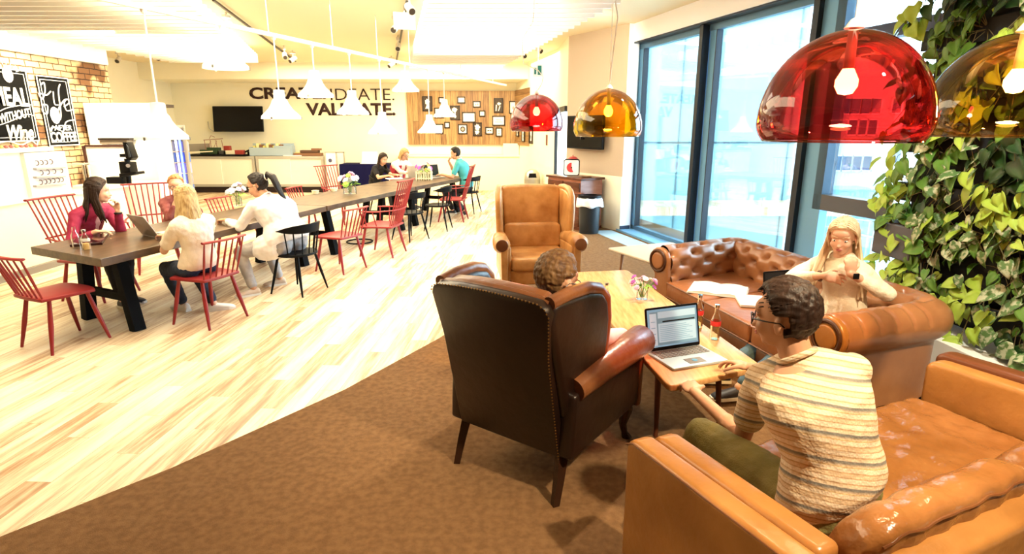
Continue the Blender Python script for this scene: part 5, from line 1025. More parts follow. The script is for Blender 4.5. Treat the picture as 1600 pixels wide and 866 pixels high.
# ================================================================== ceiling spots on tracks
spm = mat('spot_body', (.62, .58, .48), .4); lens = mat('spot_lens', (.05, .04, .03), .2); blkt = mat('dark_track', (.03, .025, .02), .5)
q = MB(); q.beam(G(333, 0, 3.36), G(462, 96, 3.36), .03, .03); tag(q.build('ceiling_track', blkt, smooth=False), 'dark ceiling track running diagonally above the left pendants', 'track')
q = MB(); q.beam(G(637, -5, 3.36), G(618, 104, 3.36), .03, .03); tag(q.build('ceiling_track', blkt, smooth=False), 'dark ceiling track beside the middle baffles', 'track')
SP = [(311, 22, .2, 'near the second pendant'), (355, 40, -.3, 'beside the crossing of track and pendant rail'), (445, 86, .4, 'left end pair under the diagonal track'), (458, 92, -.5, 'right end pair under the diagonal track'), (640, 12, .5, 'at the top edge beside the baffles'), (618, 42, -.2, 'in the cluster beside the middle baffles, upper one'),
      (622, 72, .1, 'in the cluster beside the middle baffles, lower one'), (612, 100, -.6, 'just above the pendant rail near the wooden wall'), (818, 84, .3, 'right of the middle baffles near the yellow cord'), (840, 76, .9, 'above the small red dome lamp'), (748, 122, -.8, 'far back left of the exit sign'), (246, 88, .6, 'above the fridge corner'), (185, 92, .2, 'above the brick wall end')]
for px, py, a, lb in SP:
    p = G(px, py, 3.22); r = thing('ceiling_spotlight', 'small ceiling spotlight '+lb, 'spotlight', p, a, 'ceiling spotlights')
    MB().box((0, 0, .12), (.05, .12, .05)).cyl((0, 0, .02), (0, 0, .18), .012, seg=8).build('bracket', spm, r, smooth=False)
    MB().cyl((.0, .07, .03), (0, -.09, -.06), .045, .05, seg=16).build('housing', spm, r); MB().cyl((0, -.091, -.0605), (0, -.095, -.063), .04, seg=16).build('lens', lens, r)
for px, py, lb in [(632, 33, 'flat square loudspeaker hanging beside the middle baffles')]:
    p = G(px, py, 3.2); r = thing('ceiling_speaker', lb, 'loudspeaker', p, .3); MB().box((0, 0, 0), (.3, .03, .22)).build('panel', spm, r, smooth=False); MB().cyl((0, 0, .1), (0, 0, .2), .01, seg=6).build('rod', spm, r)
# ================================================================== people
skin = mat('skin', (.52, .26, .15), .5, var=(.58, .31, .19), vscale=8); skin2 = mat('skin_fair', (.62, .35, .23), .5, var=(.66, .39, .27), vscale=8)
lipm = mat('lips', (.45, .13, .11), .4); eyew = mat('eye_white', (.75, .73, .7), .3); irism = mat('iris', (.03, .03, .035), .2)
def hairmat(name, c1, c2, st=(1, 1, .12)): return mat(name, c1, .5, spec=.25, var=c2, vscale=55, vstretch=st, bump=.5, bscale=70, vlo=.3, vhi=.7)
def limb(q, pts, rad, seg=14):
    for i, p in enumerate(pts): q.sph(p, rad[i], seg)
    for i in range(len(pts)-1): q.cyl(pts[i], pts[i+1], rad[i], rad[i+1], seg)
def ik(a, b, l1, l2, pole):
    d = b-a; L = d.length; 
    if L > (l1+l2)*.995: b = a+d.normalized()*(l1+l2)*.995; d = b-a; L = d.length
    x = (l1*l1-l2*l2+L*L)/(2*L); h = math.sqrt(max(l1*l1-x*x, 0)); u = d.normalized(); pl = (pole-u*pole.dot(u)).normalized(); return a+u*x+pl*h, b
def ellring(c, R, F, rx, ry, n=24, pw=1.0): return [c+R*rx*math.cos(2*PI*i/n)+F*ry*math.sin(2*PI*i/n) for i in range(n)]
def hand(q, wr, d, nrm, side, curl=.5, s=1.0, spread=1.0, curls=None):
    """wr wrist, d finger direction, nrm palm-facing normal; side +1: thumb on (d x nrm) side"""
    d = d.normalized(); nrm = (nrm-d*nrm.dot(d)).normalized(); t = d.cross(nrm)*side; 
    M = Matrix((t, d, nrm)).transposed(); q.sph(wr+d*.045*s, (.040*s, .052*s, .016*s), 14, M)
    q.sph(wr+d*.06*s, (.038*s, .035*s, .013*s), 12, M); q.sph(wr+d*.03*s+t*.022*s+nrm*.006*s, (.02*s, .03*s, .014*s), 10, M)
    for k, (o, L) in enumerate(((.030, .072), (.010, .080), (-.010, .074), (-.029, .058))):
        cu = curls[k] if curls else curl*(1+.12*k)
        p = wr+d*(.082-.004*abs(k-1))*s+t*o*s; a = 0; pts = [wr+d*.05*s+t*o*.85*s, p]; dd = (d+t*o*3*spread).normalized()
        for j, f in enumerate((.44, .31, .25)):
            a += cu*(.75 if j == 0 else 1); v = dd*math.cos(a)+nrm*math.sin(a); p = p+v*L*f*s; pts.append(p)
        limb(q, pts, [.0088*s, .0088*s, .0080*s, .0074*s, .0066*s], 8)
    p0 = wr+d*.022*s+t*.026*s; p1 = p0+(d*.6+t*.75+nrm*.35).normalized()*.036*s; p2 = p1+(d*.85+t*.3+nrm*.4*(1+curl)).normalized()*.030*s; p3 = p2+(d*.9+nrm*.5*(1+curl)).normalized()*.024*s
    limb(q, [p0, p1, p2, p3], [.0125*s, .0105*s, .0092*s, .0075*s], 8)
def person(label, hip, head, facing, look, hands, knees_dir, feet, top, trousers, shoes, hairf, skinm=skin, sw=.175, vox=.007, build=1.0, thigh=.43, ua=.29, fa=.255, glasses=False, elbow_pole=None, slouch=.05, sleeve=1.0, roll=0.0, name='person', hipw=.09, hem=.0, handk=None, hs=1.0, hsz=1.0, el=None, kn=None, shp=None, neckline=None, shoulder_drop=0, leg_poles=None, legskin=0, beard=False, face=True, toplabel=None):
    hip = Vector(hip); head = Vector(head); Fd = Vector(facing).normalized(); look = Vector(look).normalized(); org = Vector((hip.x, hip.y, 0))
    Rr = look.cross(Z3).normalized(); U = Rr.cross(look).normalized()
    if roll: U = (Matrix.Rotation(roll, 3, look)@U); Rr = look.cross(U).normalized()
    hc = head
    nb = hc-U*.135-look*.045; nb = nb+(hip-nb).normalized()*.03         # base of the neck
    up = (nb-hip).normalized(); R = Fd.cross(Z3).normalized(); R = (R-up*R.dot(up)).normalized(); F = up.cross(R).normalized()  # F = chest forward
    def sp(t): return hip.lerp(nb, t)-F*slouch*4*t*(1-t)
    body = MB(org); b_ = build
    prof = [(-.10, .10, .08), (-.04, .155, .115), (.08, .165, .125), (.22, .152, .112), (.40, .135, .10), (.58, .15, .11), (.74, .165, .115), (.87, .16, .098), (.95, .10, .075), (1.02, .058, .056)]
    k = sw/.175
    def torso(q, ex=0.0, t0=-1, t1=2, flare=0):
        rs = []
        for t, rx, ry in prof:
            if t < t0 or t > t1: continue
            rs.append(ellring(sp(t), R, F, rx*b_*k+ex+flare*max(0, .4-t), ry*b_+ex+flare*max(0, .4-t)))
        if ex: rs[-1:] = [ellring(sp(.93), R, F, .125*b_*k+ex, .09*b_+ex), ellring(sp(.985), R, F, .078*b_*k+ex, .072*b_+ex)]
        q.rings(rs)
    torso(body)
    sh = {}; 
    for s in (-1, 1):
        S = Vector(shp[s]) if shp and s in shp else sp(.885)+R*s*sw*b_**.5-up*.012; sh[s] = S
        body.cyl(sp(.93), S, .055, .052, 14); body.sph(S, .055, 14); body.cyl(nb-up*.01, S, .045, .045, 12); body.cyl(sp(.75)+R*s*.06, S, .08*b_**.5, .055, 12)
    # neck and head
    limb(body, [nb-up*.02, hc-U*.05-look*.02], [.058*b_**.3, .052], 16)
    M = Matrix((Rr, look, U)).transposed()*hsz
    def hp(x, y, z): return hc+(Rr*x+look*y+U*z)*hsz
    body.sph(hp(0, -.012, .025), (.074, .092, .088), 24, M); body.sph(hp(0, .022, -.03), (.060, .068, .080), 20, M); body.sph(hp(0, .048, -.088), (.032, .028, .026), 14, M)
    body.sph(hp(0, .025, -.075), (.050, .052, .036), 16, M)
    for s in (-1, 1):
        body.sph(hp(s*.036, .058, -.038), (.024, .026, .026), 12, M); body.sph(hp(s*.077, -.008, -.022), (.009, .018, .032), 12, M); body.sph(hp(s*.030, .070, .010), (.026, .012, .008), 10, M)
    body.sph(hp(0, .085, -.022), (.009, .016, .026), 10, M); body.sph(hp(0, .099, -.040), (.013, .013, .011), 10, M); body.sph(hp(0, .083, -.066), (.022, .011, .012), 10, M); body.sph(hp(0, .07, .03), (.05, .022, .03), 12, M)
    arms = {}
    for s in (-1, 1):
        h = hands[0 if s < 0 else 1]; W = Vector(h[0]); pole = Vector((elbow_pole or {}).get(s, R*s*.5-Z3*1.0-F*.25)); E, W = (Vector(el[s]), W) if el and s in el else ik(sh[s], W, ua, fa, pole)
        limb(body, [sh[s], E, W], [.046*b_**.5, .036*b_**.3, .025], 14); body.sph(E.lerp(W, .3), (.038*b_**.3,)*3, 12)
        hand(body, W, Vector(h[1]), Vector(h[2]), s*(h[4] if len(h) > 4 else 1), h[3], hs); arms[s] = (sh[s], E, W)
    legs = {}
    for i, s in enumerate((-1, 1)):
        Hj = hip+R*s*hipw*b_-up*.02; Ft = Vector(feet[i][0]); A = Ft+Z3*.075; pole = Vector(leg_poles[i]) if leg_poles else Vector(knees_dir); Kn, A = (Vector(kn[s]), A) if kn and s in kn else ik(Hj, A, thigh, .42, pole)
        limb(body, [Hj, Hj.lerp(Kn, .5), Kn, Kn.lerp(A, .35), A], [.082*b_, .070*b_**.5, .052, .048, .034], 14); legs[s] = (Hj, Kn, A)
        td = Vector(feet[i][1]).normalized(); body.sph(A-Z3*.03-td*.02, .034, 10); limb(body, [A-Z3*.042, A+td*.12-Z3*.055], [.03, .026], 10)
    o = body.build(name, skinm, remesh=vox, sm=3); o.location = org; tag(o, label, 'person')
    # clothing
    if top:
        q = MB(org); ex = .014; torso(q, ex, -.05-hem, .97, top.get('flare', 0)); slm = top.get('sleeve', 1.0)
        for s in (-1, 1):
            S, E, W = arms[s]; q.cyl(sp(.93), S, .066, .062, 14); q.sph(S, .062*b_**.3, 14); q.cyl(nb-up*.008, S, .070, .060, 12); q.sph(nb-up*.025, .078, 14); q.cyl(sp(.75)+R*s*.06, S, .106*b_**.5, .066, 12)
            if slm <= .6: e = S.lerp(E, slm*1.4); limb(q, [S, e], [.060*b_**.4, .058*b_**.4], 14)
            else: w = E.lerp(W, (slm-.5)/.5*.93); limb(q, [S, E, w], [.059*b_**.4, .048*b_**.3, .037], 14)
        if top.get('drape'):
            for s in (-1, 1): q.sph(legs[s][0].lerp(legs[s][1], .25), (.11*b_, .13*b_, .10*b_), 14, M)
        c = q.build(top.get('name', 'shirt'), top['mat'], o, remesh=vox*1.15, sm=4, disp=(top.get('fold', .018), top.get('fs', .09)))
        if toplabel: c['label'] = toplabel
        if top.get('collar'):
            q = MB(org); q.tube([nb+up*.026+(R*math.cos(a)*.064+F*math.sin(a)*.062)+up*(-.02*math.sin(a)) for a in np.linspace(0, 2*PI, 25)], .009, 8, cap=False, flat=1.2); q.build('collar', top['mat'] if top['collar'] is True else top['collar'], o)
        if top.get('inner'):
            q = MB(org); rs = []
            for t in (.35, .55, .75, .9): rs.append([sp(t)+R*x*(.5 if t < .8 else .35)+F*((.115*b_+.022)*math.sqrt(max(0, 1-(x/.17)**2))+dy) for x, dy in [(-.10, -.03), (-.06, -.005), (0, 0), (.06, -.005), (.10, -.03), (.09, -.05), (0, -.06), (-.09, -.05)]])
            q.rings(rs).build('inner_top', top['inner'], o, angle=180)
    q = MB(org); rs = [ellring(sp(t), R, F, rx*b_*k+.008, ry*b_+.008) for t, rx, ry in prof[:4]]; q.rings(rs)
    for s in (-1, 1):
        H_, K_, A_ = legs[s]; limb(q, [H_, H_.lerp(K_, .5), K_, K_.lerp(A_, .35), A_.lerp(K_, .12)], [.096*b_, .084*b_**.5, .066, .062, .052], 14)
    q.build('trousers', trousers, o, remesh=vox*1.2, sm=4, disp=(.014, .06))
    for i, s in enumerate((-1, 1)):
        H_, K_, A_ = legs[s]; td = Vector(feet[i][1]).normalized(); sd_ = td.cross(Z3).normalized(); q = MB(org); base = A_-Z3*.075; rs = []
        for y, w_, h_ in ((-.065, .022, .05), (-.055, .034, .085), (-.02, .038, .09), (.05, .040, .075), (.11, .046, .058), (.16, .044, .045), (.19, .028, .032)):
            rs.append([base+td*y+sd_*w_*math.cos(a)+Z3*(h_/2+h_/2*math.sin(a)) for a in np.linspace(0, 2*PI, 17)[:-1]])
        so = q.rings(rs).build('shoe', shoes, o, subsurf=1)
        q = MB(org); q.rings([[base+td*y+sd_*w_*x-Z3*.0+Z3*z for y, w_, x in ((-.068, .03, -1), (.05, .043, -1), (.13, .048, -1), (.195, .02, -1), (.195, .02, 1), (.13, .048, 1), (.05, .043, 1), (-.068, .03, 1))] for z in (.0, .022)]).build('sole', mat('shoe_sole', (.8, .78, .72), .6), so, smooth=False)
    if face:
        for s in (-1, 1):
            MB(org).sph(hp(s*.031, .070, -.010), (.014, .0115, .0080), 12, M).build('eye', eyew, o); MB(org).sph(hp(s*.031, .0785, -.010), (.0052, .004, .0056), 8, M).build('iris', irism, o)
            MB(org).tube([hp(s*.014, .086, .013), hp(s*.032, .083, .021), hp(s*.052, .068, .015)], [.002, .0026, .0014], 6).build('eyebrow', hairf[1], o)
        MB(org).sph(hp(0, .089, -.062), (.021, .008, .0045), 12, M).sph(hp(0, .088, -.070), (.017, .008, .0055), 12, M).build('lips', lipm, o)
    if glasses:
        gm_ = mat('glasses_frame', (.015, .015, .02), .3); q = MB(org)
        for s in (-1, 1):
            q.tube([hp(s*.033+.026*math.cos(a), .100-.012*abs(math.cos(a))*(1 if math.cos(a)*s > 0 else 0), -.010+.020*math.sin(a)) for a in np.linspace(0, 2*PI, 19)], .0024, 6, cap=False)
            q.tube([hp(s*.060, .086, -.004), hp(s*.082, .03, -.004), hp(s*.082, -.015, -.006), hp(s*.078, -.028, -.02)], .0026, 6)
        q.tube([hp(-.008, .104, -.006), hp(.008, .104, -.006)], .0025, 6).build('glasses', gm_, o)
    hairf[0](o, org, hp, M, hairf[1], hc, Rr, look, U, nb, up)
    return o, dict(hp=hp, M=M, sp=sp, R=R, F=F, up=up, arms=arms, legs=legs, org=org, nb=nb, sh=sh)
def hair_cap(o, org, hp, M, m, front=.35, crown=.014, low=-.35, top_bald=0, mm=None, vol=0, name='hair', seed=0):
    """one closed shell over the skull, sunk below the skin where the face and ears are"""
    n1, n2 = 110, 60; vs = []; fs = []
    for j in range(n2+1):
        el = -PI/2+PI*j/n2
        for i in range(n1):
            az = 2*PI*i/n1; x, y, z = math.cos(el)*math.cos(az), math.cos(el)*math.sin(az), math.sin(el)
            hairline = front+.35*max(0, y)-(0 if abs(x) < .6 else .30*(abs(x)-.6)/.4)*1.0
            inn = 1.0
            if y > -.05: inn = min(1, max(0, (z-hairline*max(0, min(1, (y+.05)/.35))+.55*(1-max(0, min(1, (y+.05)/.35))))/.12))
            inn = min(inn, max(0, (z-low)/.12))
            if abs(x) > .76 and -.32 < y < .3: inn = min(inn, max(0, min(1, (z+.14)/.14)))
            if top_bald: b = max(0, min(1, (z-.45+.25*y)/.18)); inn *= 1-b*top_bald
            th = -.012+(.012+crown+vol*max(0, z))*inn*inn*(3-2*inn)
            th += inn*.0035*mnoise.noise(Vector((x*9+seed, y*2.5, z*9)))*2
            vs.append(hp(x*(.074+th+.004), -.012+y*(.092+th+.004), .025+z*(.088+th+.003)))
    for j in range(n2):
        for i in range(n1): k = (i+1) % n1; fs.append((j*n1+i, j*n1+k, (j+1)*n1+k, (j+1)*n1+i))
    return MB(org).add(vs, fs).build(name, m, o, angle=180)
def short_hair(front=.42, crown=.018, low=-.42, bald=0, vol=.01, tuft=True):
    def f(o, org, hp, M, m, hc, Rr, look, U, nb, up):
        h = hair_cap(o, org, hp, M, m, front, crown, low, bald, vol=vol)
        if tuft:
            rnd = random.Random(5); q = MB(org)
            for k in range(420):
                az = rnd.uniform(0, 2*PI); el = rnd.uniform(.15, 1.45); x, y, z = math.cos(el)*math.cos(az), math.cos(el)*math.sin(az), math.sin(el)
                if y > .55 and z < .6: continue
                p = Vector((x*.088, -.012+y*.106, .025+z*.104)); e = p+Vector((x*.012+rnd.uniform(-.012, .012), (.022 if y < .2 else .008)+rnd.uniform(0, .006), z*.006-.004))
                q.tube([hp(*p), hp(*(p.lerp(e, .5)+Vector((x, y, z))*.005)), hp(*e)], [.0045, .0036, .0010], 5, flat=.5)
            q.build('hair_tufts', m, o)
    return f
def long_hair(L=.36, part=0, vol=.012, seed=1, side=None, width=1.0, fwdside=None, ends=.5, count=46, front=.27, lr=.015):
    """long straight hair: a cap and locks that run from the crown over the sides and back; fwdside: sides whose locks fall in front of the shoulder"""
    def f(o, org, hp, M, m, hc, Rr, look, U, nb, up):
        hair_cap(o, org, hp, M, m, front, .010, -.95, vol=vol)
        rnd = random.Random(seed); q = MB(org)
        for k in range(count):
            a = -PI*.04-(PI*.92)*(k+.5)/count+rnd.uniform(-.03, .03); a = a if True else a   # from right side (a~0) over the back (-pi/2) to the left side (-pi)
            x, y = math.cos(a), math.sin(a); s = 1 if x > 0 else -1; sidey = abs(x) > .72
            st = Vector((x*.035+part*.02, -.01+y*.03, .118)); p1 = Vector((x*.072, -.010+y*.086, .075)); p2 = Vector((x*.087, -.012+y*.103+(.012 if sidey else 0), .01)); p3 = Vector((x*.087*width, -.014+y*.103+(.018 if sidey else 0), -.07))
            LL = L*(1+rnd.uniform(-.12, .08)); fw_ = sidey and (fwdside is None or s in fwdside)
            P = [hp(*st), hp(*p1), hp(*p2), hp(*p3)]
            # below the chin the locks hang with gravity
            g = Vector((0, 0, -1)); outw = (Rr*x*.35+look*(.42 if fw_ else y*.42)); c3 = P[-1]
            for t in (.35, .7, 1.0): P.append(c3+g*LL*t*.72+outw*LL*t*.42*width+Vector((rnd.uniform(-.008, .008), rnd.uniform(-.008, .008), 0)))
            q.tube(P, [lr*.6, lr*1.05, lr*1.1, lr*1.05, lr, lr*.8, lr*.35], 7, flat=.55)
        def surf(v, e=.010):
            v = Vector(v).normalized(); return hp(v.x*(.078+e), -.012+v.y*(.096+e), .025+v.z*(.091+e))
        for s in (-1, 1):
            for j in range(7):
                a = j*.09; q.tube([surf((s*.04+part*.3, .80-a*1.3, .72+a), .006), surf((s*.42+part*.2, .74-a*1.3, .62+a)), surf((s*.80, .46-a, .26+a*.3)), surf((s*.93, .22-a, -.12), .012), surf((s*.92, .10-a, -.55), .016), surf((s*.75, .04-a*.6, -.95), .045)], [lr*.5, lr*.85, lr*.9, lr*.9, lr*.85, lr*.5], 7, flat=.5)
        q.build('long_hair', m, o, angle=180)
    return f
def pony_hair(o, org, hp, M, m, hc, Rr, look, U, nb, up):
    hair_cap(o, org, hp, M, m, .38, .011, -.95)
    q = MB(org); q.sph(hp(0, -.115, .045), (.022,)*3, 10); rnd = random.Random(2)
    for k in range(16):
        a = 2*PI*k/16; e = Rr*math.cos(a)*.034+U*math.sin(a)*.02
        q.tube([hp(0, -.105, .045), hp(0, -.15, .075)+e*.7, hp(0, -.19, .03)+e*1.1, hp(0, -.20, -.06)+e*1.1, hp(.0, -.21, -.14)+e*.8, hp(0, -.235, -.20)+e*.4], [.012, .02, .022, .020, .014, .004], 7)
    q.build('ponytail', m, o, angle=180); MB(org).tube([hp(.026*math.cos(a), -.118, .048+.026*math.sin(a)) for a in np.linspace(0, 2*PI, 13)], .006, 6).build('hair_tie', paper, o)
def bun_hair(o, org, hp, M, m, hc, Rr, look, U, nb, up):
    hair_cap(o, org, hp, M, m, .40, .010, -.95); MB(org).sph(hp(0, -.12, .0), (.035, .03, .03), 12, M).build('hair_bun', m, o)
def bob_hair(L=.10):
    return long_hair(L=L, seed=4, count=40, width=1.08, fwdside=(-1, 1), lr=.018, vol=.016)
brownh = hairmat('hair_dark_brown', (.012, .006, .004), (.034, .016, .010)); blackh = hairmat('hair_black', (.006, .005, .006), (.022, .016, .014)); blondh = hairmat('hair_blond', (.34, .20, .075), (.70, .52, .26)); redbh = hairmat('hair_red_blond', (.38, .15, .05), (.60, .30, .12))
lblond = hairmat('hair_light_blond', (.60, .46, .28), (.88, .76, .54)); mblond = hairmat('hair_cropped_blond', (.40, .22, .08), (.62, .40, .18))
jean = mat('dark_jeans', (.015, .025, .055), .8, bump=.3, bscale=200); greyj = mat('grey_trousers', (.30, .29, .30), .8, var=(.42, .40, .40), vscale=12); blackt = mat('black_trousers', (.012, .011, .013), .8); chino = mat('olive_trousers', (.20, .17, .05), .8, var=(.30, .26, .09), vscale=7, bump=.3, bscale=150)
whites = mat('white_shirt', (.74, .70, .70), .8, var=(.80, .78, .78), vscale=8); creams = mat('cream_shirt', (.78, .66, .52), .8, var=(.82, .72, .60), vscale=7, bump=.2, bscale=120); shoew = mat('white_shoe', (.80, .78, .74), .5); shoed = mat('dark_shoe', (.03, .03, .04), .5); shoeb = mat('beige_shoe', (.62, .5, .4), .6)
mag = mat('magenta_blazer', (.30, .015, .06), .7, bump=.2, bscale=150); maroon = mat('maroon_plaid', (.18, .035, .035), .8, var=(.30, .10, .09), vscale=16); teal = mat('teal_shirt', (.045, .30, .32), .7); tealg = mat('green_panel', (.08, .36, .26), .7); redv = mat('red_vest', (.36, .015, .04), .6)
# striped knit shirt for the man in front
def stripe_mat():
    m = bpy.data.materials.new('striped_knit'); m.use_nodes = True; nt = m.node_tree; N = nt.nodes; L = nt.links; p = N['Principled BSDF']; p.inputs['Roughness'].default_value = .85
    tc = N.new('ShaderNodeTexCoord'); mp = N.new('ShaderNodeMapping'); mp.inputs['Rotation'].default_value = (math.radians(14), math.radians(-10), 0); L.new(tc.outputs['Object'], mp.inputs[0])
    s = N.new('ShaderNodeSeparateXYZ'); L.new(mp.outputs[0], s.inputs[0]); nz = N.new('ShaderNodeTexNoise'); nz.inputs['Scale'].default_value = 5; L.new(tc.outputs['Object'], nz.inputs[0])
    a = N.new('ShaderNodeMath'); a.operation = 'MULTIPLY_ADD'; L.new(nz.outputs[0], a.inputs[0]); a.inputs[1].default_value = .012; L.new(s.outputs[2], a.inputs[2])
    f = N.new('ShaderNodeMath'); f.operation = 'MULTIPLY'; L.new(a.outputs[0], f.inputs[0]); f.inputs[1].default_value = 1/.088; fr = N.new('ShaderNodeMath'); fr.operation = 'FRACT'; L.new(f.outputs[0], fr.inputs[0])
    r = N.new('ShaderNodeValToRGB'); r.color_ramp.interpolation = 'LINEAR'; e = r.color_ramp.elements; base = (.74, .54, .34); cr = (.80, .64, .46); gr = (.22, .20, .17); tn = (.48, .28, .13); oc = (.60, .40, .16)
    stops = [(0, base), (.07, tn), (.10, cr), (.24, cr), (.27, oc), (.31, base), (.42, gr), (.49, gr), (.52, cr), (.62, base), (.66, tn), (.70, cr), (.84, cr), (.87, tn), (.91, base)]
    e[0].position = 0; e[0].color = (*stops[0][1], 1); e[1].position = stops[-1][0]; e[1].color = (*stops[-1][1], 1)
    for p_, c_ in stops[1:-1]: k = e.new(p_); k.color = (*c_, 1)
    L.new(fr.outputs[0], r.inputs[0]); ck = N.new('ShaderNodeTexVoronoi'); ck.inputs['Scale'].default_value = 110; L.new(mp.outputs[0], ck.inputs[0])
    mx = N.new('ShaderNodeMix'); mx.data_type = 'RGBA'; mx.blend_type = 'MULTIPLY'; mx.inputs[0].default_value = .35; L.new(r.outputs[0], mx.inputs[6]); L.new(ck.outputs[0], mx.inputs[7]); 
    rr = N.new('ShaderNodeValToRGB'); rr.color_ramp.elements[0].color = (1, 1, 1, 1); rr.color_ramp.elements[1].color = (.6, .6, .6, 1); L.new(ck.outputs[0], rr.inputs[0]); L.new(rr.outputs[0], mx.inputs[7])
    L.new(mx.outputs[2], p.inputs['Base Color']); b = N.new('ShaderNodeBump'); b.inputs['Strength'].default_value = .35; b.inputs['Distance'].default_value = .004; L.new(ck.outputs[0], b.inputs['Height']); L.new(b.outputs[0], p.inputs['Normal'])
    return m
D = Vector
# --- man in the striped shirt, sitting on the near sofa, working on the laptop
hv = D((-.35, .94, 0)).normalized()
o, K = person('man in striped knit shirt and glasses seen from behind, typing on laptop', V(1296, 770, 1.80), V(1224, 494, 1.93), (-.38, .92, 0), (-.74, .66, -.10),
    [(V(1085, 612, 2.56), (-.05, .95, .02), (.25, .0, -1), .45, 1), (V(1172, 574, 2.72), (-.55, .8, -.02), (-.2, -.1, -1), .4, 1)], None,
    [((.76, 2.42, 0), (-.3, 1, 0)), ((1.42, 2.56, 0), (.1, 1, 0))], dict(mat=stripe_mat(), sleeve=.46, fold=.016, fs=.10, name='striped_shirt', hem=.15, collar=True), chino, shoed, (short_hair(.42, .018, -.98, vol=.010), brownh),
    skin, .20, .0055, 1.10, glasses=True, shp={-1: V(1190, 594, 2.02), 1: V(1332, 578, 1.88)}, el={-1: V(1160, 682, 2.25), 1: Vector((1.34, 2.30, .70))}, slouch=.05, leg_poles=[(-.45, .3, .8), (.35, .3, 1)], hs=1.12, thigh=.50, kn={-1: V(1096, 676, 2.26)})
# --- man in the dark wing chair (only head, shoulder and arm show)
whitesh = mat('pale_grey_shirt', (.70, .68, .70), .8)
person('man with short cropped hair and glasses sitting in the dark wing armchair', (.22, 2.98, .555), V(871, 436, 2.66), (.60, .80, 0), (.72, .66, -.28),
    [((.42, 3.62, .55), (.3, .9, -.1), (0, 0, -1), .4, 1), ((.80, 3.30, .56), (-.2, .95, -.1), (0, 0, -1), .4, 1)], None, [((.52, 3.62, 0), (.5, 1, 0)), ((.72, 3.48, 0), (.6, 1, 0))],
    dict(mat=whitesh, sleeve=1.0, fold=.016), blackt, shoed, (short_hair(.45, .010, -.98, vol=.0, tuft=False), hairmat('hair_cropped_brown', (.07, .03, .012), (.20, .11, .045))), skin, .185, .0065, 1.0, glasses=True, hsz=1.13, leg_poles=[(.4, .6, 1), (.6, .5, 1)], ua=.30, fa=.26, slouch=.03)
# --- blond woman on the tufted sofa
knit = mat('cream_knit', (.72, .62, .46), .85, var=(.78, .69, .54), vscale=9, bump=.4, bscale=90)
o, K = person('woman with long blond hair in cream jumper on tufted sofa, hand at chin', (2.22, 3.72, .545), (2.135, 3.66, 1.10), (-.86, -.10, 0), (-.62, -.72, -.16),
    [(V(1328, 427, 3.46), (-.05, .0, 1), (.10, .9, .1), 1.15, 1), (V(1287, 431, 3.56), (.9, -.30, -.12), (-.35, .6, -.2), .30, 1)], None, [((1.45, 3.50, 0), (-1, -.1, 0)), ((1.42, 3.76, 0), (-1, .1, 0))],
    dict(mat=knit, sleeve=.86, fold=.02, name='jumper', hem=.03), mat('blue_jeans', (.05, .10, .16), .8, var=(.08, .15, .22), vscale=10), shoed, (long_hair(.42, seed=3, fwdside=(1, -1), count=64, vol=.003, lr=.014, front=.10, width=1.18), lblond), skin2, .178, .0055, 1.0, el={1: V(1236, 434, 3.80), -1: V(1386, 460, 3.50)}, leg_poles=[(-.7, .1, 1), (-.7, -.1, 1)], slouch=.03, ua=.27, fa=.24, hs=.95)
MB(K['org']).tube([K['arms'][1][2]+(K['arms'][1][1]-K['arms'][1][2]).normalized()*.03+v*.03 for v in [D((0, math.cos(a), math.sin(a))) for a in np.linspace(0, 2*PI, 17)]], .008, 6).build('bracelet', mat('brown_strap', (.08, .035, .02), .5), o)
wv = K['arms'][-1]; wd_ = (wv[1]-wv[2]).normalized(); MB(K['org']).box(wv[2]+wd_*.03+D((0, -.03, 0)), (.036, .014, .036)).build('watch', blackm, o, bevel=.005)
MB(K['org']).sph(K['hp'](-.080, .0, -.065), (.004, .004, .012), 8).build('earring', paper, o)
# --- dining table people
tF = D((.94, -.30, 0)).normalized(); cF = D((-.94, .30, 0)).normalized()
o, K = person('woman with long dark hair in a magenta blazer turning to her neighbour', (-4.42, 5.86, .54), (-4.10, 5.74, 1.165), (.93, -.25, 0), (.86, .50, -.05),
    [(V(184, 330, 5.72), (.05, .10, 1), (-.3, -.8, 0), .75, 1), ((-4.02, 5.50, .80), (.6, .6, -.05), (0, 0, -1), .5, 1)], None, [((-4.02, 5.80, 0), (1, -.2, 0)), ((-3.95, 5.60, 0), (1, -.4, 0))],
    dict(mat=mag, sleeve=.93, fold=.02, name='blazer', inner=mat('pale_pink_top', (.72, .42, .48), .7), hem=.04), blackt, shoed, (long_hair(.30, seed=7, count=52, fwdside=(-1, 1), vol=.016), brownh), skin2, .165, .007, .95, elbow_pole={1: D((-.2, -.6, -1)), -1: D((-.1, .3, -1))}, leg_poles=[(1, -.2, .8), (1, -.3, .8)])
MB(K['org']).tube([K['arms'][-1][2]-D((0, 0, .02))+D((math.cos(a), math.sin(a), 0))*.030 for a in np.linspace(0, 2*PI, 15)], .009, 6).build('watch', blackm, o)
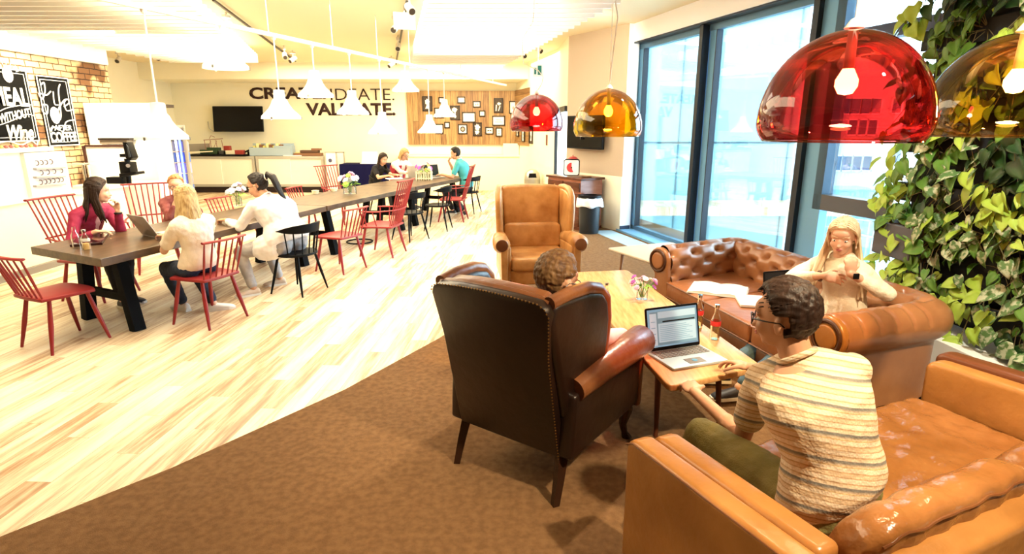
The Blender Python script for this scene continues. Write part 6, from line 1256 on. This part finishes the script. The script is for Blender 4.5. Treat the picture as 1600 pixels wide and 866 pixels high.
o, K = person('woman with glasses in a maroon plaid shirt, hands at her mouth, across the table', (-4.15, 7.05, .54), (-3.98, 6.88, 1.115), (.80, -.55, 0), (.45, -.88, -.12),
    [((-3.82, 6.76, .99), (-.2, .0, 1), (-.2, -.9, 0), 1.0, 1), ((-3.86, 6.66, .99), (-.15, .0, 1), (.3, .9, 0), 1.0, 1)], None, [((-3.75, 6.9, 0), (1, -.3, 0)), ((-3.8, 6.75, 0), (1, -.4, 0))],
    dict(mat=maroon, sleeve=.80, fold=.02), jean, shoed, (bun_hair, redbh), skin2, .16, .007, .92, glasses=True, leg_poles=[(1, -.2, .8)]*2, elbow_pole={1: D((.2, -.6, -1)), -1: D((.5, .3, -1))})
o, K = person('woman with long blond hair in a cream shirt seen from behind on a red chair', (-2.92, 5.20, .54), (-2.96, 5.24, 1.145), (-.90, .42, 0), (-.55, .80, -.25),
    [((-3.24, 5.30, .80), (-.7, .4, -.05), (0, 0, -1), .5, 1), ((-3.18, 5.62, .80), (-.8, .2, -.05), (0, 0, -1), .5, 1)], None, [((-3.28, 5.50, 0), (-.8, .4, 0)), ((-2.98, 5.50, .0), (.4, .25, 0))],
    dict(mat=creams, sleeve=.5, fold=.02, hem=.10, flare=.03), jean, shoew, (long_hair(.34, seed=9, count=52, fwdside=(), vol=.014), blondh), skin2, .165, .007, 1.0, elbow_pole={-1: D((-.1, -.6, -1)), 1: D((.3, .5, -1))}, leg_poles=[(-1, .3, .8), (-.8, .5, .8)])
o, K = person('woman with black ponytail and glasses in a loose white shirt on a black chair', (-2.48, 6.24, .56), (-2.78, 6.33, 1.165), (-.94, .30, 0), (-.90, .05, -.25),
    [((-3.12, 6.22, .80), (-.7, .4, -.05), (0, 0, -1), .5, 1), ((-3.05, 6.70, .80), (-.8, -.2, -.05), (0, 0, -1), .5, 1)], None, [((-2.82, 6.05, 0), (-.6, -.45, 0)), ((-2.70, 6.48, 0), (-.6, -.35, 0))],
    dict(mat=whites, sleeve=.92, fold=.028, fs=.12, hem=.14, flare=.06, drape=True, collar=True), greyj, shoeb, (pony_hair, blackh), skin, .205, .007, 1.42, hsz=1.08, glasses=True, elbow_pole={-1: D((.1, -.5, -1)), 1: D((.1, .5, -1))}, leg_poles=[(-1, .0, .9), (-1, .3, .9)])
o, K = person('young woman with long dark hair and black top at the far end', (-2.98, 12.62, .54), (-2.74, 12.50, 1.12), (.85, -.45, 0), (.75, -.62, -.30),
    [((-2.44, 12.34, .80), (.8, -.3, -.05), (0, 0, -1), .4, 1), ((-2.58, 12.14, .80), (.6, -.3, -.05), (0, 0, -1), .4, 1)], None, [((-2.55, 12.5, 0), (1, -.3, 0)), ((-2.55, 12.3, 0), (1, -.4, 0))],
    dict(mat=mat('black_top', (.008, .007, .009), .8), sleeve=.45, fold=.015), blackt, shoed, (long_hair(.28, seed=13, count=40, fwdside=()), brownh), skin2, .16, .011, .92, leg_poles=[(1, -.2, .8)]*2)
o, K = person('woman with short blond hair, glasses and a red vest at the far table end', (-2.62, 13.25, .54), (-2.38, 13.02, 1.19), (.80, -.58, 0), (.80, -.55, -.35),
    [((-2.08, 12.80, .81), (.6, -.5, -.05), (0, 0, -1), .4, 1), ((-2.22, 12.66, .81), (.5, -.6, -.05), (0, 0, -1), .4, 1)], None, [((-2.2, 13.0, 0), (1, -.3, 0)), ((-2.25, 12.9, 0), (1, -.4, 0))],
    dict(mat=whites, sleeve=.85, fold=.018), blackt, shoed, (bob_hair(.09), mblond), skin2, .18, .011, 1.08, glasses=True, leg_poles=[(1, -.2, .8)]*2)
q = MB(K['org'])
for s in (-1, 1):
    rs = []
    for t, x0, x1, dd_ in ((.15, .06, .19, .15), (.45, .05, .175, .145), (.7, .055, .185, .15), (.88, .05, .175, .125), (.97, .045, .12, .075)):
        c = K['sp'](t); rs.append([c+K['R']*s*x0+K['F']*dd_, c+K['R']*s*x1+K['F']*dd_*.55, c+K['R']*s*(x1+.01), c+K['R']*s*x1-K['F']*dd_*.6, c+K['R']*s*x0-K['F']*dd_, c+K['R']*s*x0])
    q.rings(rs)
q.build('vest', redv, o, remesh=.012, sm=3)
o, K = person('dark haired man in a teal shirt resting his chin on his hand', (-.97, 12.34, .54), (-1.20, 12.42, 1.235), (-.93, .25, 0), (-.95, .10, -.22),
    [((-1.47, 12.20, .82), (-.9, .2, -.05), (0, 0, -1), .3, 1), ((-1.36, 12.58, 1.08), (.35, -.25, .8), (.8, -.2, -.2), 1.0, 1)], None, [((-1.25, 12.15, 0), (-.9, .3, 0)), ((-1.0, 12.05, 0), (.3, -1, 0))],
    dict(mat=teal, sleeve=.48, fold=.018, collar=paper), blackt, shoed, (short_hair(.42, .016, -.95, vol=.012), blackh), skin, .195, .011, 1.1, leg_poles=[(-1, .1, .8), (-.8, .2, .8)], elbow_pole={-1: D((.1, -.5, -1)), 1: D((-.2, .3, -1))})
# ================================================================== green wall on the right
rnd = random.Random(42)
pk1, pk2 = mat('plant_pocket', (.018, .020, .024), .8), mat('planter_grey', (.10, .10, .12), .5)
PW0, PW1 = Vector((3.20, 4.62)), Vector((3.42, .9)); pd = (PW1-PW0).normalized(); pn = Vector((pd.y, -pd.x)); 
if pn.x > 0: pn = -pn
def PP(t, off, z): p = PW0+pd*t+pn*off; return Vector((p.x, p.y, z))
Lw = (PW1-PW0).length; c_ = PP(Lw/2, -.12, 0)
r = thing('green_wall_frame', 'dark backing of the living plant wall with rows of planting pockets', 'plant wall', c_)
q = MB(c_); a, b, c, d = PP(0, 0, 0), PP(Lw, 0, 0), PP(Lw, -.24, 0), PP(0, -.24, 0)
q.add([v+Z3*z for z in (.38, 3.35) for v in (a, b, c, d)], [(0, 1, 2, 3), (4, 7, 6, 5), (0, 4, 5, 1), (1, 5, 6, 2), (2, 6, 7, 3), (3, 7, 4, 0)]); q.build('backing', pk1, r, smooth=False)
for k in range(8):
    z = .55+k*.37; q = MB(c_); q.beam(PP(-.02, .05, z), PP(Lw, .05, z), .14, .14); q.build('planting_trough', pk1, r, smooth=False)
wl = MB(c_); a = [PP(-.05, .32, 0), PP(Lw, .32, 0), PP(Lw, -.1, 0), PP(-.05, -.1, 0)]; wl.add([v+Z3*z for z in (0, .36) for v in a], [(0, 1, 2, 3), (4, 7, 6, 5), (0, 4, 5, 1), (1, 5, 6, 2), (2, 6, 7, 3), (3, 7, 4, 0)])
o = wl.build('white_ledge', mat('ledge_white', (.93, .91, .86), .5), bevel=.005, smooth=False); o.location = c_; tag(o, 'white low ledge box running along under the plant wall', 'ledge')
pb = PP(.18, .12, .92); r = thing('grey_planter', 'dark grey box planter at the window end of the green wall', 'planter', pb); MB().box((0, 0, 0), (.26, .42, .26), math.atan2(pd.y, pd.x)-PI/2).build('box', pk2, r, bevel=.01, smooth=False); MB().box((0, 0, .12), (.22, .38, .03), math.atan2(pd.y, pd.x)-PI/2).build('soil', mat('soil', (.03, .02, .012), .95), r, smooth=False)
lg = [mat('leaf_lime', (.32, .48, .045), .38, var=(.42, .58, .09), vscale=9), mat('leaf_mid', (.07, .19, .02), .38, var=(.13, .27, .04), vscale=8), mat('leaf_dark', (.010, .04, .009), .4, var=(.025, .075, .016), vscale=8),
      mat('leaf_variegated', (.10, .20, .06), .4, var=(.48, .52, .34), vscale=26, vlo=.48, vhi=.56)]
def heart(L, W, fold=.25, droop=.25):
    P = [(0, 0), (-.28, -.10), (-.48, .08), (-.50, .32), (-.38, .60), (-.18, .84), (0, 1.04)]; rows = []
    vs = []; fs = []; mid = [0, -.0, .08, .32, .60, .84, 1.04]
    for i, (x, y) in enumerate(P):
        my = mid[i] if i else 0
        for xx, yy in ((x, y), (x/2, (y+my)/2), (0, my), (-x/2, (y+my)/2), (-x, y)):
            vs.append(Vector((xx*W, yy*L, fold*abs(xx)*W-droop*L*yy*yy-.06*L*math.sin(yy*7)*abs(xx)*1.2)))
    for i in range(len(P)-1):
        for j in range(4): fs.append((i*5+j, i*5+j+1, (i+1)*5+j+1, (i+1)*5+j))
    return vs, fs
def leaf_at(q, p, d, nrm, L, W, fold, droop):
    d = d.normalized(); nrm = (nrm-d*nrm.dot(d)).normalized(); x = d.cross(nrm); vs, fs = heart(L, W, fold, droop); q.add([p+x*v.x+d*v.y+nrm*v.z for v in vs], fs)
n3_ = Vector((pn.x, pn.y, 0)); p3_ = Vector((pd.x, pd.y, 0))
def pothos(t, z, kind, label, n=24, spread=.32, L=.12, out=.12, grp='climbing plants of the green wall'):
    base = PP(t, .10, z); r = thing('pothos_plant', label, 'plant', base, 0, grp); q = MB(); st = MB(); mats = lg[kind]
    for k in range(n):
        u = rnd.gauss(0, .5)*spread; v = rnd.uniform(-1.15, .45)*spread; oo = rnd.uniform(.02, out)+(.04 if v < 0 else 0); p = p3_*u+Z3*v+n3_*oo
        d = (Z3*rnd.uniform(-1.0, -.15)+p3_*rnd.uniform(-.9, .9)+n3_*rnd.uniform(.0, .6)); nr = n3_*rnd.uniform(.7, 1.2)+Z3*rnd.uniform(.2, 1.0)+p3_*rnd.uniform(-.5, .5)
        l = L*rnd.uniform(.65, 1.2); leaf_at(q, p, d, nr, l, l*rnd.uniform(.72, .88), rnd.uniform(.1, .5), rnd.uniform(.05, .4))
        if k % 2 == 0: st.tube([Vector((0, 0, 0)), p*.5+Z3*.03+n3_*.03, p], [.0035, .0025, .0018], 5)
    q.build('leaves', mats, r, solid=.0012, angle=180); st.build('stems', mat('vine_stem', (.16, .13, .05), .6), r); return r
rows_ = [('bottom', .66), ('second', 1.02), ('third', 1.38), ('fourth', 1.74), ('fifth', 2.10), ('sixth', 2.46), ('top', 2.85)]; kn = ['lime green', 'mid green', 'dark green', 'cream-speckled']
pos_ = ['first from the window', 'second from the window', 'third from the window', 'fourth from the window', 'fifth from the window', 'sixth from the window']
for ri, (rn, z) in enumerate(rows_):
    for ci in range(6):
        t = .21+ci*.36+rnd.uniform(-.05, .05); kd = rnd.choices([0, 1, 2, 3], [.40, .26, .20, .14])[0]
        if ci == 0 and ri == 1: t -= .02
        pothos(t, z+rnd.uniform(-.06, .06), kd, '%s climbing plant of the green wall, %s row, %s' % (kn[kd], rn, pos_[ci]), n=rnd.randint(18, 25))
        if ci % 2 == 0 and ri > 0: pothos(t+.18, z-.16, rnd.choice([1, 2, 3]), '%s filler foliage between the %s and lower rows, beside the %s plant' % ('dense', rn, pos_[ci].split()[0]), n=16, L=.10, out=.05)
for z_, t_ in ((2.62, -.02), (1.62, .02), (1.30, -.0)):
    pothos(t_, z_, 0, {2.62: 'lime green vine hanging over the window edge high up', 1.62: 'yellow green vine hanging into the window at mid height', 1.30: 'lowest yellow green vine curling into the window'}[z_], n=11, spread=.15, L=.13)
# strap-leaved plant in the grey planter
r = thing('spider_plant', 'strap-leaved green plant growing in the dark grey planter', 'plant', pb+Z3*.13, 0); q = MB()
for k in range(44):
    a = rnd.uniform(0, 2*PI); el = rnd.uniform(.35, 1.4); L = rnd.uniform(.2, .36); d = Vector((math.cos(a)*math.cos(el), math.sin(a)*math.cos(el), math.sin(el))); sd = d.cross(Z3).normalized(); P = []
    for i in range(7): t = i/6; P.append(d*L*t-Z3*.30*L*t*t*math.cos(el)*1.5)
    vs = []; fs = []
    for i, p in enumerate(P): w_ = .015*(1-(i/6)**2.2)+.001; vs += [p-sd*w_, p+Z3*-.004, p+sd*w_]
    for i in range(6):
        for j in range(2): fs.append((i*3+j, i*3+j+1, i*3+j+4, i*3+j+3))
    q.add(vs, fs)
q.build('leaves', mat('strap_leaf', (.06, .22, .05), .4, var=(.16, .38, .12), vscale=10), r, solid=.001, angle=180)
